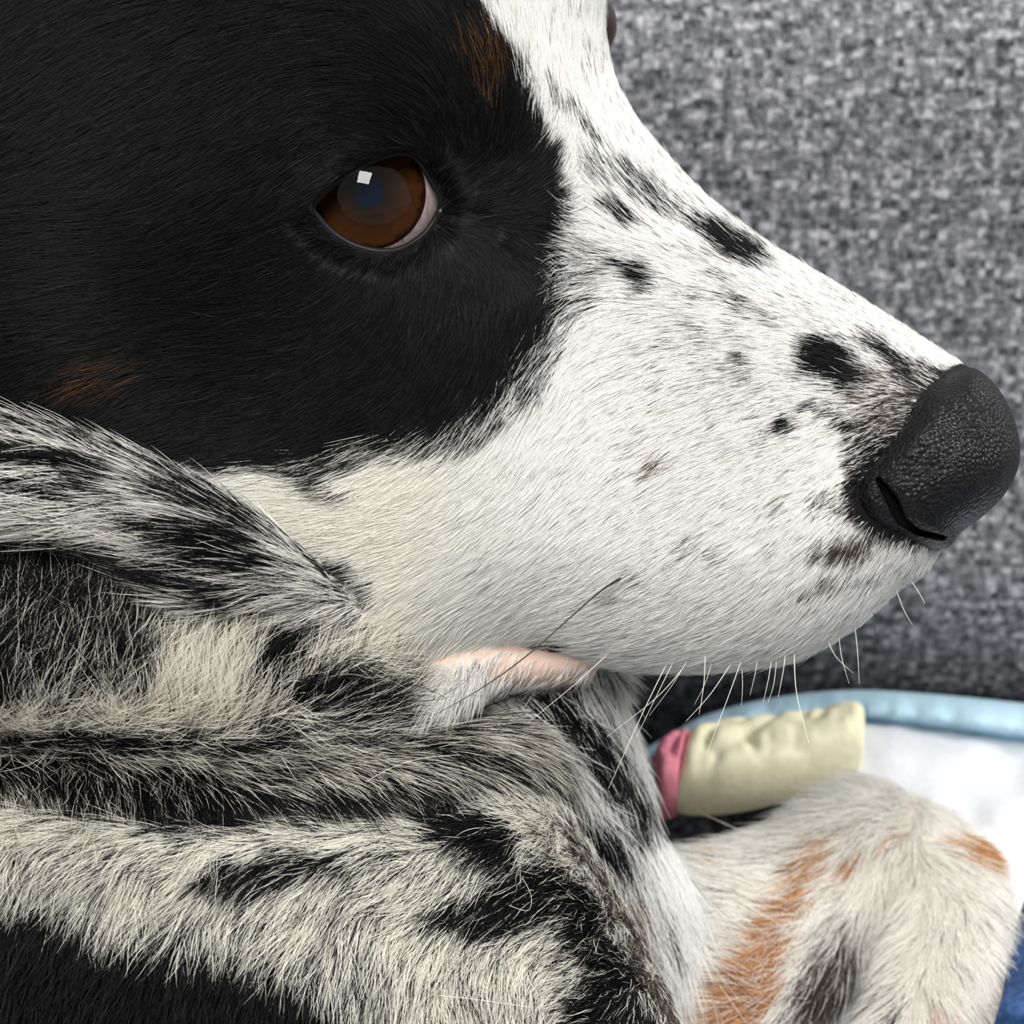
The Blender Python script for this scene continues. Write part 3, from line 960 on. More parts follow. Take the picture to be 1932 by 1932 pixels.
# flow guides (x, y, dx, dy, hair length mm)
FLOW = {
    'head': [
        (1850, 720, -.7, -.3, 1.8), (1750, 700, -.85, -.3, 2.4), (1700, 780, -.8, .3, 2.4), (1640, 860, -.8, .5, 2.2), (1640, 940, -.8, .5, 1.6),
        (1700, 1010, -.3, .9, 2.0), (1760, 1040, .1, 1, 3.0), (1600, 1050, -.55, .8, 3.4), (1620, 1150, -.4, .9, 3.6), (1500, 1200, -.6, .75, 4.2),
        (1500, 1000, -.75, .65, 3.4), (1500, 850, -.9, .42, 3.4), (1560, 680, -1, .08, 3.4), (1650, 620, -.9, -.25, 3.0), (1450, 520, -.85, -.35, 3.6),
        (1350, 450, -.78, -.5, 4), (1400, 620, -.98, .12, 3.6), (1300, 560, -.98, .0, 4), (1200, 500, -.95, -.1, 4.2), (1250, 350, -.72, -.66, 4.2),
        (1150, 250, -.55, -.82, 4.2), (1100, 120, -.35, -.93, 4.5), (1030, 0, -.3, -.95, 5), (1000, -200, -.4, -.9, 6),
        (1180, 400, -.72, -.55, 4.4), (1120, 420, -.8, -.3, 4.5), (1130, 520, -.9, .25, 5), (1200, 700, -.88, .5, 4.6), (1080, 600, -.65, .76, 5.5), (1050, 700, -.55, .84, 6),
        (1000, 800, -.55, .84, 5.6), (1100, 850, -.65, .75, 5), (1250, 900, -.82, .56, 4.4), (1350, 800, -.88, .45, 4),
        (1000, 1000, -.75, .6, 5), (900, 900, -.75, .6, 5.5), (1100, 1100, -.85, .45, 5), (1250, 1100, -.85, .5, 4.5), (1350, 1000, -.82, .55, 4),
        (1300, 1230, -.85, .5, 4.5), (1400, 1200, -.75, .62, 4.5), (950, 1200, -.6, .8, 5), (850, 1200, -.5, .85, 6), (850, 1100, -.85, .5, 5.5),
        (750, 1000, -.97, .15, 6), (650, 1000, -1, .05, 6), (550, 920, -1, .05, 6.5), (750, 900, -.92, .38, 6),
        (950, 720, -.5, .86, 6), (900, 800, -.68, .72, 6.5), (1000, 600, -.35, .94, 5.5), (950, 520, -.1, .98, 4.5), (880, 540, -.15, .98, 3.8),
        (800, 520, -.15, .95, 3), (720, 520, -.35, .9, 3), (650, 500, -.7, .6, 3.2), (580, 440, -.9, .3, 3.6), (820, 620, -.25, .95, 5), (850, 700, -.5, .85, 6),
        (700, 620, -.65, .7, 5.5), (700, 720, -.85, .5, 6.5), (700, 820, -.9, .42, 7), (550, 620, -.95, .25, 6.5), (500, 750, -.97, .2, 7), (400, 600, -1, .1, 7),
        (200, 600, -1, .12, 7.5), (200, 450, -1, .1, 7.5), (0, 500, -1, .1, 8), (200, 720, -.85, .45, 7.5), (60, 760, -.9, .4, 7.5),
        (500, 450, -.9, .35, 6), (400, 350, -.85, .5, 7), (300, 250, -.85, .5, 7.5), (150, 150, -.82, .55, 8), (0, 50, -.8, .6, 8), (0, 300, -.92, .35, 8),
        (480, 180, -.8, .55, 7), (400, 60, -.85, .5, 8), (580, 320, -.75, .6, 5), (600, 200, -.88, .42, 6), (650, 100, -.95, .2, 7), (550, 0, -.95, .25, 8),
        (700, 220, -.95, -.05, 4.5), (780, 230, -.85, -.45, 4.2), (860, 270, -.4, -.9, 4), (780, 120, -.85, -.45, 6), (850, 60, -.6, -.75, 6),
        (900, 150, -.35, -.93, 6), (950, 250, .05, -1, 5), (1000, 330, .5, -.85, 4.5), (960, 380, .85, -.45, 4.2), (900, 390, .95, -.2, 3), (1020, 420, .9, .0, 4.2),
        (980, 470, .8, .6, 4.2), (900, 470, .7, .75, 3.4), (860, 340, .7, -.6, 2.6), (700, 285, -.85, -.2, 2.2), (640, 320, -.8, .3, 2.4),
    ],
    'jaw': [(1100, 1280, -.7, .6, 2), (1000, 1300, -.6, .75, 2.5), (900, 1300, -.5, .8, 5), (800, 1330, -.5, .8, 7), (750, 1320, -.6, .7, 7)],
    'ear': [(-300, 850, -.98, .2, 12), (50, 830, -1, -.05, 12), (50, 900, -1, .12, 12), (250, 870, -.85, -.3, 9), (250, 950, -1, .08, 12), (420, 960, -.95, -.15, 9), (450, 1030, -1, .03, 11),
            (580, 1060, -.97, -.08, 8), (660, 1130, -.98, -.02, 7), (550, 1120, -1, -.1, 9), (350, 1090, -.92, -.28, 11), (200, 1050, -.9, -.3, 12), (0, 1000, -.97, -.15, 12)],
    'ruff': [(0, 1150, .2, -.95, 10), (150, 1200, .3, -.95, 10), (0, 1300, .35, -.85, 11), (200, 1330, .5, -.85, 12), (350, 1280, .55, -.83, 13), (350, 1160, .4, -.9, 9), (480, 1250, .65, -.75, 13),
             (550, 1180, .6, -.8, 12), (600, 1300, .88, -.45, 13), (700, 1210, .75, -.6, 11), (700, 1340, .95, -.1, 12), (780, 1280, .95, -.25, 10), (300, 1390, .6, -.7, 10), (550, 1390, .9, -.3, 10), (-300, 1250, .3, -.9, 11)],
    'fold': [(-300, 1450, -.1, 1, 10), (0, 1430, .15, .98, 10), (150, 1430, .35, .93, 10), (300, 1430, .5, .86, 10), (450, 1420, .75, .6, 11), (600, 1420, .85, .5, 11), (600, 1500, .4, .9, 9),
             (750, 1420, .85, .5, 11), (850, 1420, .9, .42, 12), (950, 1440, .8, .6, 11), (1020, 1480, .7, .7, 9), (400, 1520, .15, .98, 9), (200, 1520, -.1, 1, 9), (800, 1500, .5, .85, 8)],
    'chest': [(850, 1350, .7, -.3, 11), (950, 1330, .6, .5, 9), (1050, 1320, .5, .8, 8), (1150, 1320, .5, .85, 8), (1150, 1450, .5, .85, 9), (1220, 1480, .4, .9, 9), (1050, 1420, .75, .65, 10),
              (1100, 1560, .75, .6, 10), (1200, 1600, .5, .85, 14), (1270, 1650, .35, .93, 16), (1260, 1800, .05, 1, 18), (1200, 1800, .2, .95, 12), (1300, 1900, .0, 1, 16)],
    'body': [(-300, 1650, -.3, .95, 10), (0, 1600, -.3, .95, 10), (0, 1800, -.15, 1, 10), (200, 1620, -.38, .92, 10), (200, 1750, -.25, .97, 10), (400, 1620, -.55, .83, 9), (400, 1750, -.3, .95, 10), (400, 1900, -.1, 1, 10),
             (600, 1580, -.8, .55, 9), (600, 1680, -.62, .78, 9), (650, 1800, -.15, .98, 10), (800, 1550, -.9, .4, 8), (800, 1680, -.75, .65, 8), (800, 1850, .02, 1, 10), (950, 1560, -.85, .5, 7), (950, 1680, -.9, .4, 7.5),
             (950, 1850, .05, 1, 9), (1050, 1620, -.8, .45, 5), (1080, 1750, -.92, .3, 6), (1150, 1800, -.85, .1, 5), (1150, 1920, -.85, .3, 6), (1250, 1900, -.6, .6, 4), (600, 2200, 0, 1, 10)],
    'thigh': [(1300, 1650, -.85, .3, 12), (1450, 1600, -.75, .5, 11), (1600, 1520, -.7, .5, 10), (1700, 1550, -.8, .4, 10), (1480, 1720, -.9, .3, 10), (1400, 1850, -.9, .25, 10), (1580, 1680, -.75, .55, 10), (1740, 1540, .25, .85, 9), (1700, 1620, -.15, .95, 9), (1660, 1540, -.45, .7, 9), (1780, 1580, .2, .9, 9),
              (1550, 1850, -.8, .5, 10), (1250, 1800, -.5, .85, 14)],
    'foot': [(1800, 1560, .4, .85, 9), (1850, 1620, .35, .92, 9), (1800, 1750, .1, 1, 9), (1700, 1750, -.3, .95, 9), (1800, 1900, .05, 1, 9), (1680, 1900, -.2, .95, 8), (1880, 1750, .1, 1, 8)],
}
#          lift, wave(mm), angle noise(rad), clump strength, hair radius, hairs per mm2
HP = {'head': (9, 0.10, .15, .5, .033, 31), 'jaw': (16, .15, .2, .5, .040, 18), 'ear': (13, .35, .20, .8, .045, 18), 'ruff': (34, .9, .42, .8, .045, 15),
      'fold': (18, .6, .26, .8, .045, 17), 'chest': (20, .6, .25, .7, .05, 11), 'body': (21, .55, .24, .8, .048, 18), 'thigh': (20, .4, .22, .8, .055, 9), 'foot': (18, .4, .2, .8, .055, 9)}


def flow_at(name, px, py):
    G = np.array(FLOW[name], float)
    wx = np.zeros(len(px))
    wy = np.zeros(len(px))
    wl = np.zeros(len(px))
    ws = np.zeros(len(px))
    for (x, y, dx, dy, ln) in G:
        w = 1.0 / ((px - x) ** 2 + (py - y) ** 2 + 30.0 ** 2) ** 1.7
        q = math.hypot(dx, dy)
        wx += w * dx / q
        wy += w * dy / q
        wl += w * ln
        ws += w
    a = np.arctan2(wy, wx)
    return a, wl / ws * {'head': 0.85, 'body': 0.74, 'fold': 0.8, 'ear': 0.9, 'ruff': 0.9}.get(name, 1.0)


# ------------------------------------------------------------------ dog: root and skin
NOSE_POLY = catmull([(1765, 735), (1800, 700), (1838, 694), (1880, 728), (1912, 785), (1925, 845), (1918, 893), (1890, 940),
                     (1850, 978), (1812, 1006), (1790, 1034), (1768, 1026), (1735, 1008), (1695, 995), (1655, 985), (1628, 955),
                     (1632, 915), (1660, 870), (1700, 830), (1735, 790)], 4)
dog = bpy.data.objects.new('dog', None)
col.objects.link(dog)
dog.location = ray_height(np.array(500.), np.array(2450.), np.array(0.131))
tag(dog, 'white and black speckled dog curled up with its head turned to the side', 'dog')
bpy.context.view_layer.update()

VW = cam2world(VC)
body = mesh_obj('body', VW, Q_out, M_SKIN, dog)
# skin colours follow the coat, its painted shade included
lay = layer_of(vpx, vpy, vZ)
skin = np.zeros((len(VC), 4), np.float32)
skin[:, 3] = 1
PINK = np.array((0.60, 0.40, 0.34))
for i, L in enumerate(LAYERS):
    m = np.where(lay == i)[0]
    if not len(m):
        continue
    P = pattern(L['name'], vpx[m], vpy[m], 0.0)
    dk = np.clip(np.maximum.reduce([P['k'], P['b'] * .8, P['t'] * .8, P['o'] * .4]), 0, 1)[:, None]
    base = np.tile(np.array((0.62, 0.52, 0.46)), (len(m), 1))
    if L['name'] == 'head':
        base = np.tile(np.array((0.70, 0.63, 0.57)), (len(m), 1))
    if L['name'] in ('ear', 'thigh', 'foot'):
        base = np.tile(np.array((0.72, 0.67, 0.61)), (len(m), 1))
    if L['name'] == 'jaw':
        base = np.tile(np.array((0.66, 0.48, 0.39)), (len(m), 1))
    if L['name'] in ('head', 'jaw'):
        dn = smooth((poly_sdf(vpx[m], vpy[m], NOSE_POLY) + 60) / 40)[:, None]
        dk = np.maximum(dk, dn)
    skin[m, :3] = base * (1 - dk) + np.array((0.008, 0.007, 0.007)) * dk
at = body.data.color_attributes.new('skin_color', 'FLOAT_COLOR', 'POINT')
at.data.foreach_set('color', skin.ravel())

# ------------------------------------------------------------------ fur
LIP_BARE = [(945, 1258, 24), (1020, 1262, 36), (1090, 1258, 40), (1140, 1262, 34)]


def sample_roots():
    tri = np.concatenate([Q[:, [0, 1, 2]], Q[:, [0, 2, 3]]])
    A, B, C = VC[tri[:, 0]], VC[tri[:, 1]], VC[tri[:, 2]]
    area = 0.5 * np.linalg.norm(np.cross(B - A, C - A), axis=1)
    cen = (A + B + C) / 3
    tl = lay[tri[:, 0]]
    dens = np.array([HP[L['name']][5] for L in LAYERS], float)[tl]
    N = VN[tri[:, 0]]
    view = cen / np.linalg.norm(cen, axis=1, keepdims=True)
    facing = -(N * view).sum(1)
    cpx, cpy = 966 + cen[:, 0] / cen[:, 2] * FPX, 966 - cen[:, 1] / cen[:, 2] * FPX
    inside = (cpx > -140) & (cpx < 2040) & (cpy > -140) & (cpy < 2060)
    vis = np.where((facing > -0.35) & inside, 1.0, 0.10)
    near = (cpx > -420) & (cpx < 2200) & (cpy > -420) & (cpy < 2300)
    vis = np.where((facing > -0.35) & near & ~inside, 0.35, vis)
    vis = np.where((facing < -0.35), 0.06, vis)
    lam = area * dens * vis
    n = rng.poisson(lam)
    f = np.repeat(np.arange(len(tri)), n)
    r1, r2 = rng.random(len(f)), rng.random(len(f))
    s = np.sqrt(r1)
    b0, b1, b2 = 1 - s, s * (1 - r2), s * r2
    R = A[f] * b0[:, None] + B[f] * b1[:, None] + C[f] * b2[:, None]
    Nn = VN[tri[f, 0]] * b0[:, None] + VN[tri[f, 1]] * b1[:, None] + VN[tri[f, 2]] * b2[:, None]
    Nn /= np.linalg.norm(Nn, axis=1, keepdims=True)
    return R, Nn, tl[f]


R, N, HL = sample_roots()
rpx, rpy = 966 + R[:, 0] / R[:, 2] * FPX, 966 - R[:, 1] / R[:, 2] * FPX
# bare places: nose leather, eye opening and rims, lip
onhead = np.isin(HL, [0, 1])
es = bil(eye_s2, rpx, rpy)
bare = (HL == 0) & (es > -2) & (R[:, 2] < 305)
bare |= (HL == 0) & (es > -9) & (rng.random(len(R)) < 0.3) & (R[:, 2] < 305)
ns = poly_sdf(rpx, rpy, NOSE_POLY)
bare |= onhead & (ns > -4)
bare |= onhead & (ns > -22) & (rng.random(len(R)) < 0.5) & (rpy > 860)
bare |= (HL == 1) & (chain_sdf(rpx, rpy, LIP_BARE) > 0) & (rng.random(len(R)) < 0.92)
keep = ~bare
R, N, HL, rpx, rpy = R[keep], N[keep], HL[keep], rpx[keep], rpy[keep]
print('hairs', len(R), 'verts', len(VC))


def build_fur():
    KP = 6
    n = len(R)
    ang = np.zeros(n)
    ln = np.zeros(n)
    colr = np.zeros((n, 3))
    lift = np.zeros(n)
    wave = np.zeros(n)
    rad = np.zeros(n)
    for i, L in enumerate(LAYERS):
        m = np.where(HL == i)[0]
        nm = L['name']
        lf, wv, an, cl, rd, _ = HP[nm]
        a, l_ = flow_at(nm, rpx[m], rpy[m])
        cs = 46.0 if nm != 'head' else 30.0
        a = a + cl * 0.9 * an * 2 * (vnoise(rpx[m] / cs, rpy[m] / cs, 41 + i) - .5) * 2
        a = a + an * (vnoise(rpx[m] / 14, rpy[m] / 14, 61 + i) - .5) * 3
        a = a + rng.normal(0, an * .55, len(m))
        ang[m] = a
        ln[m] = l_ * np.clip(rng.normal(1, .22, len(m)), .4, 1.6)
        lift[m] = np.radians(np.clip(rng.normal(lf, lf * .4, len(m)), 2, 70))
        wave[m] = wv
        rad[m] = rd * np.clip(rng.normal(1, .2, len(m)), .5, 1.7)
    T = np.stack([np.cos(ang), -np.sin(ang), np.zeros(n)], -1)
    T = T - (T * N).sum(1, keepdims=True) * N
    T /= np.linalg.norm(T, axis=1, keepdims=True) + 1e-9
    Bn = np.cross(N, T)
    s = np.linspace(0, 1, KP)
    vw = R / np.linalg.norm(R, axis=1, keepdims=True)
    lift = lift * np.where(HL == 0, 1.0, np.clip(0.5 + 1.0 * -(N * vw).sum(1), 0.4, 1.0))
    sl, clf = np.sin(lift)[:, None], np.cos(lift)[:, None]
    bend = rng.normal(0.55, .2, n)[:, None]
    curl = rng.normal(0, 1, n)[:, None]
    ph = rng.random(n)[:, None] * 6.28
    fr = rng.uniform(4.0, 8.0, n)[:, None]
    along = ln[:, None] * s[None] * clf
    up = ln[:, None] * sl * (s[None] - bend * s[None] ** 2)
    side = wave[:, None] * (curl * s[None] ** 2 * 0.9 + 0.38 * np.sin(fr * s[None] + ph) * s[None])
    upw = wave[:, None] * 0.25 * np.cos(fr * s[None] + ph) * s[None]
    pts = R[:, None, :] + T[:, None, :] * along[..., None] + N[:, None, :] * (up + np.abs(upw) - 0.08)[..., None] + Bn[:, None, :] * side[..., None]
    # locks: neighbouring hairs draw together towards their tips
    cell = np.array([{'head': 11., 'jaw': 12.}.get(L['name'], 17.) for L in LAYERS])[HL]
    pull = np.array([{'head': .30, 'jaw': .4, 'ruff': .75, 'body': .7, 'ear': .6}.get(L['name'], .6) for L in LAYERS])[HL]
    jx = rpx + 10 * vnoise(rpx / 9, rpy / 9, 81)
    jy = rpy + 10 * vnoise(rpx / 9, rpy / 9, 82)
    key = ((np.floor(jx / cell).astype(np.int64) + 1000) * 4000 + np.floor(jy / cell).astype(np.int64) + 1000) * 4000 + np.floor(R[:, 2] / 9).astype(np.int64) * 16 + HL
    _, first, inv = np.unique(key, return_index=True, return_inverse=True)
    rep_ = first[inv.ravel()]
    off = R[rep_] - R
    dirn = T[rep_] * (ln * 0.8)[:, None] - T * (ln * 0.8)[:, None]
    pts = pts + (off + 0.8 * dirn)[:, None, :] * (pull[:, None] * s[None] ** 1.6)[..., None]
    tick = np.zeros(n, bool)
    mid = pts[:, 3] * 0.9 + R * 0.1
    mpx, mpy = 966 + mid[:, 0] / mid[:, 2] * FPX, 966 - mid[:, 1] / mid[:, 2] * FPX
    for i, L in enumerate(LAYERS):
        m = np.where(HL == i)[0]
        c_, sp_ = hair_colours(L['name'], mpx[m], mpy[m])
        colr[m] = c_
        # stray dark ticks on the face are short and fine
        if L['name'] == 'head':
            k = m[sp_]
            tick[k] = True
    W = cam2world(pts.reshape(-1, 3)).astype(np.float32)
    prof = np.interp(s, [0, .55, .85, 1], [1, .9, .55, .12])
    radius = (rad[:, None] * prof[None] * 0.001).astype(np.float32)
    radius[tick] *= np.interp(s, [0, .45, .62, 1], [.05, .05, .8, .8])[None].astype(np.float32)
    hc = bpy.data.hair_curves.new('fur')
    hc.add_curves([KP] * n)
    hc.attributes['position'].data.foreach_set('vector', W.ravel())
    ra = hc.attributes.get('radius') or hc.attributes.new('radius', 'FLOAT', 'POINT')
    ra.data.foreach_set('value', radius.ravel())
    ca = hc.attributes.new('hair_color', 'FLOAT_COLOR', 'CURVE')
    c4 = np.ones((n, 4), np.float32)
    c4[:, :3] = colr
    ca.data.foreach_set('color', c4.ravel())
    hc.materials.append(M_FUR)
    o = bpy.data.objects.new('fur', hc)
    col.objects.link(o)
    o.parent = dog
    o.matrix_parent_inverse = dog.matrix_world.inverted()
    o['kind'] = 'stuff'
    return o


build_fur()

# ------------------------------------------------------------------ nose
def nose_material():
    m, n, l, p = new_mat('nose_leather')
    tc = n.new('ShaderNodeTexCoord')
    v = n.new('ShaderNodeTexVoronoi')
    v.inputs['Scale'].default_value = 1500
    l.new(tc.outputs['Object'], v.inputs['Vector'])
    v2 = n.new('ShaderNodeTexNoise')
    v2.inputs['Scale'].default_value = 500
    l.new(tc.outputs['Object'], v2.inputs['Vector'])
    r = ramp(n, [(0.3, (0.005, 0.0045, 0.005)), (0.7, (0.011, 0.010, 0.010))])
    l.new(v2.outputs['Fac'], r.inputs['Fac'])
    l.new(r.outputs['Color'], p.inputs['Base Color'])
    b = n.new('ShaderNodeBump')
    b.invert = True
    b.inputs['Strength'].default_value = 0.9
    b.inputs['Distance'].default_value = 0.0004
    l.new(v.outputs['Distance'], b.inputs['Height'])
    l.new(b.outputs['Normal'], p.inputs['Normal'])
    p.inputs['Roughness'].default_value = 0.38
    p.inputs['Specular IOR Level'].default_value = 0.20
    return m


def build_nose():
    gs, zs = 4.0, 0.34
    x = np.arange(1480, 1960, gs)
    y = np.arange(660, 1070, gs)
    z = np.arange(276, 322, zs).astype(np.float32)
    X, Y = np.meshgrid(x, y, indexing='ij')
    s = poly_sdf(X, Y, NOSE_POLY)
    wide = catmull([(1700, 700), (1800, 700), (1838, 694), (1880, 728), (1912, 785), (1925, 845), (1918, 893), (1890, 940),
                    (1850, 978), (1812, 1006), (1790, 1034), (1768, 1036), (1700, 1040), (1600, 1030), (1500, 980), (1500, 850), (1600, 720)], 4)
    sw = poly_sdf(X, Y, wide)
    D = bil(LAYERS[0]['D2'], X, Y) + 0.9 - 3.0 * smooth((s + 22) / 50)
    pad = np.exp(-(((X - 1800) / 90) ** 2 + ((Y - 890) / 90) ** 2))
    D = D - 1.2 * pad
    slit = chain_sdf(X, Y, [(1656, 904, 1), (1670, 924, 5), (1686, 950, 8), (1700, 980, 6), (1730, 1002, 4), (1780, 1014, 2)])
    D = D + 6.0 * smooth((slit + 5) / 11)
    wing = chain_sdf(X, Y, [(1690, 905, 1), (1700, 870, 1), (1730, 835, 1)])
    D = D - 0.7 * np.exp(-(wing / 22) ** 2)
    alar = chain_sdf(X, Y, [(1640, 915, 1), (1650, 955, 1), (1680, 990, 1)])
    D = D - 0.8 * np.exp(-(alar / 14) ** 2)
    s = sw
    Hf, Hb, W = 14, 24, 125
    u = np.clip(1 - s / W, 0, None).astype(np.float32)[:, :, None]
    v = z[None, None] - (D + Hf)[:, :, None].astype(np.float32)
    v = np.where(v < 0, v / Hf, v / Hb)
    f = (np.sqrt(u * u + v * v) - 1) * 10
    Vn, Qn = surface_nets(f.astype(np.float32))
    C = pix3(1480 + Vn[:, 0] * gs, 660 + Vn[:, 1] * gs, 276 + Vn[:, 2] * zs)
    o = mesh_obj('nose', cam2world(C), Qn[:, ::-1] if Q_out is not Q else Qn, nose_material(), dog)
    o['label'] = 'black pebbled nose leather'
    return o


build_nose()

# ------------------------------------------------------------------ eyes
def iris_material():
    m, n, l, p = new_mat('brown_iris')
    tc = n.new('ShaderNodeTexCoord')
    sep = n.new('ShaderNodeSeparateXYZ')
    l.new(tc.outputs['Object'], sep.inputs[0])
    le = n.new('ShaderNodeVectorMath')
    le.operation = 'LENGTH'
    cx = n.new('ShaderNodeCombineXYZ')
    l.new(sep.outputs['X'], cx.inputs['X'])
    l.new(sep.outputs['Y'], cx.inputs['Y'])
    l.new(cx.outputs[0], le.inputs[0])
    nz = n.new('ShaderNodeTexNoise')
    nz.inputs['Scale'].default_value = 700
    nz.inputs['Detail'].default_value = 4
    l.new(tc.outputs['Object'], nz.inputs['Vector'])
    mr = n.new('ShaderNodeMapRange')
    mr.inputs['From Min'].default_value = 0.0022
    mr.inputs['From Max'].default_value = 0.0078
    l.new(le.outputs['Value'], mr.inputs['Value'])
    ad = n.new('ShaderNodeMath')
    ad.operation = 'MULTIPLY_ADD'
    l.new(nz.outputs['Fac'], ad.inputs[0])
    ad.inputs[1].default_value = 0.5
    l.new(mr.outputs['Result'], ad.inputs[2])
    r = ramp(n, [(0.20, (0.007, 0.0035, 0.002)), (0.45, (0.017, 0.0075, 0.003)), (0.84, (0.036, 0.0125, 0.004)), (0.95, (0.008, 0.003, 0.002)), ])
    sb = n.new('ShaderNodeMath')
    sb.operation = 'MULTIPLY'
    l.new(ad.outputs[0], sb.inputs[0])
    sb.inputs[1].default_value = 0.75
    l.new(sb.outputs[0], r.inputs['Fac'])
    l.new(r.outputs['Color'], p.inputs['Base Color'])
    p.inputs['Roughness'].default_value = 0.6
    p.inputs['Specular IOR Level'].default_value = 0.0
    return m


def sclera_material():
    m, n, l, p = new_mat('eye_white')
    tc = n.new('ShaderNodeTexCoord')
    nz = n.new('ShaderNodeTexNoise')
    mp = n.new('ShaderNodeMapping')
    mp.inputs['Scale'].default_value = (1600, 350, 350)
    mp.inputs['Rotation'].default_value = (0, 0, 0.5)
    l.new(tc.outputs['Object'], mp.inputs['Vector'])
    nz.inputs['Scale'].default_value = 1
    l.new(mp.outputs['Vector'], nz.inputs['Vector'])
    r = ramp(n, [(0.30, (0.44, 0.22, 0.22)), (0.5, (0.56, 0.45, 0.46))])
    l.new(nz.outputs['Fac'], r.inputs['Fac'])
    l.new(r.outputs['Color'], p.inputs['Base Color'])
    p.inputs['Roughness'].default_value = 0.15
    return m


def cornea_material():
    m, n, l, p = new_mat('clear_cornea')
    n.remove(p)
    out = n['Material Output']
    tr = n.new('ShaderNodeBsdfTransparent')
    gl = n.new('ShaderNodeBsdfGlossy')
    gl.inputs['Roughness'].default_value = 0.02
    fr = n.new('ShaderNodeFresnel')
    fr.inputs['IOR'].default_value = 1.40
    mx = n.new('ShaderNodeMixShader')
    ge = n.new('ShaderNodeNewGeometry')     # the clear film only mirrors on its outer face
    sb = n.new('ShaderNodeMath')
    sb.operation = 'SUBTRACT'
    sb.inputs[0].default_value = 1.0
    l.new(ge.outputs['Backfacing'], sb.inputs[1])
    mu = n.new('ShaderNodeMath')
    mu.operation = 'MULTIPLY'
    l.new(fr.outputs[0], mu.inputs[0])
    l.new(sb.outputs[0], mu.inputs[1])
    l.new(mu.outputs[0], mx.inputs[0])
    l.new(tr.outputs[0], mx.inputs[1])
    l.new(gl.outputs[0], mx.inputs[2])
    l.new(mx.outputs[0], out.inputs['Surface'])
    return m


M_IRIS, M_SCLERA, M_CORNEA = iris_material(), sclera_material(), cornea_material()
M_PUPIL = plain('pupil', (0.002, 0.005, 0.013), 0.6, 0.0)  # blue tint paints in the window and sky reflection
M_LID = plain('eyelid_skin', (0.005, 0.004, 0.004), 0.5, 0.25)
M_FAR_EYE = plain('far_eye_brown', (0.030, 0.014, 0.010), 0.25)
M_LIMBUS = plain('dark_limbus', (0.02, 0.008, 0.005), 0.3)


def cap_mesh(rad, a0, a1, na, nr, zoff=0.0, flat=None):
    """part of a sphere about +Z, polar angle a0..a1"""
    a = np.linspace(a0, a1, nr)
    t = np.linspace(0, 2 * np.pi, na, endpoint=False)
    P = np.zeros((na, nr, 3))
    P[:, :, 0] = np.cos(t)[:, None] * np.sin(a)[None] * rad
    P[:, :, 1] = np.sin(t)[:, None] * np.sin(a)[None] * rad
    P[:, :, 2] = np.cos(a)[None] * rad + zoff
    return P


def build_eye(center_mm, gaze_mm, rad, label, far=False):
    """eyeball with iris, pupil and cornea; object Z axis points along the gaze"""
    c = cam2world(np.array([center_mm]))[0]
    g = cam2world(np.array([np.array(center_mm) + np.array(gaze_mm)]))[0] - c
    q = Vector(g).to_track_quat('Z', 'Y')
    mw = Matrix.Translation(Vector(c)) @ q.to_matrix().to_4x4()
    r = rad * 0.001
    ri = 0.74 * r
    ai = math.asin(0.74)

    def put(name, P, mat, parent, closed=True):
        n_, m_, _ = P.shape
        o = grid_obj(name, P, mat, None, closed_u=closed)
        if parent is None:
            o.parent = dog
            o.matrix_parent_inverse = dog.matrix_world.inverted()
            o.matrix_basis = mw
        else:
            o.parent = parent
        return o

    if far:
        eye = put('eye', cap_mesh(r, 0.001, math.pi - 0.001, 48, 32)[::-1], M_FAR_EYE, None)
        eye['label'] = label
        return eye
    eye = put('eye', cap_mesh(r, ai * 1.0, math.pi - 0.001, 64, 40), M_SCLERA, None)
    eye['label'] = label
    rr = np.linspace(0.28, 1.0, 14)
    t = np.linspace(0, 2 * np.pi, 72, endpoint=False)
    P = np.zeros((72, 14, 3))
    P[:, :, 0] = np.cos(t)[:, None] * rr * ri
    P[:, :, 1] = np.sin(t)[:, None] * rr * ri
    P[:, :, 2] = r * 0.672 - 0.0004 + 0.0009 * (1 - rr)[None]
    put('iris', P, M_IRIS, eye)
    rr = np.linspace(0.0, 0.31, 5)
    P = np.zeros((48, 5, 3))
    t = np.linspace(0, 2 * np.pi, 48, endpoint=False)
    P[:, :, 0] = np.cos(t)[:, None] * rr * ri
    P[:, :, 1] = np.sin(t)[:, None] * rr * ri
    P[:, :, 2] = r * 0.672 + 0.0001
    put('pupil', P, M_PUPIL, eye)
    rr = np.linspace(0.985, 1.03, 5)
    P = np.zeros((72, 5, 3))
    t = np.linspace(0, 2 * np.pi, 72, endpoint=False)
    P[:, :, 0] = np.cos(t)[:, None] * rr * ri
    P[:, :, 1] = np.sin(t)[:, None] * rr * ri
    P[:, :, 2] = np.sqrt(np.clip(r * r - (rr * ri) ** 2, 0, None)) + 0.00006
    put('limbus', P, M_LIMBUS, eye)
    # cornea bulges
    rc = r * 0.80
    ac = math.asin(ri / rc)
    zc = math.sqrt(r * r - ri * ri) - rc * math.cos(ac)
    put('cornea', cap_mesh(rc, 0.0001, ac + 0.02, 72, 20, zc + 0.00008)[::-1], M_CORNEA, eye)
    return eye


EZ = 299.6
ec = pix3(706, 372, EZ)
gz_t = pix3(693, 359, EZ - 10) - ec
build_eye(ec, gz_t, 10.6, 'brown eye with dark pupil and pink rimmed white')
build_eye(pix3(1088, 48, 330), np.array([0.96, -0.02, -0.25]), 6.5, 'dark brown far eye', True)


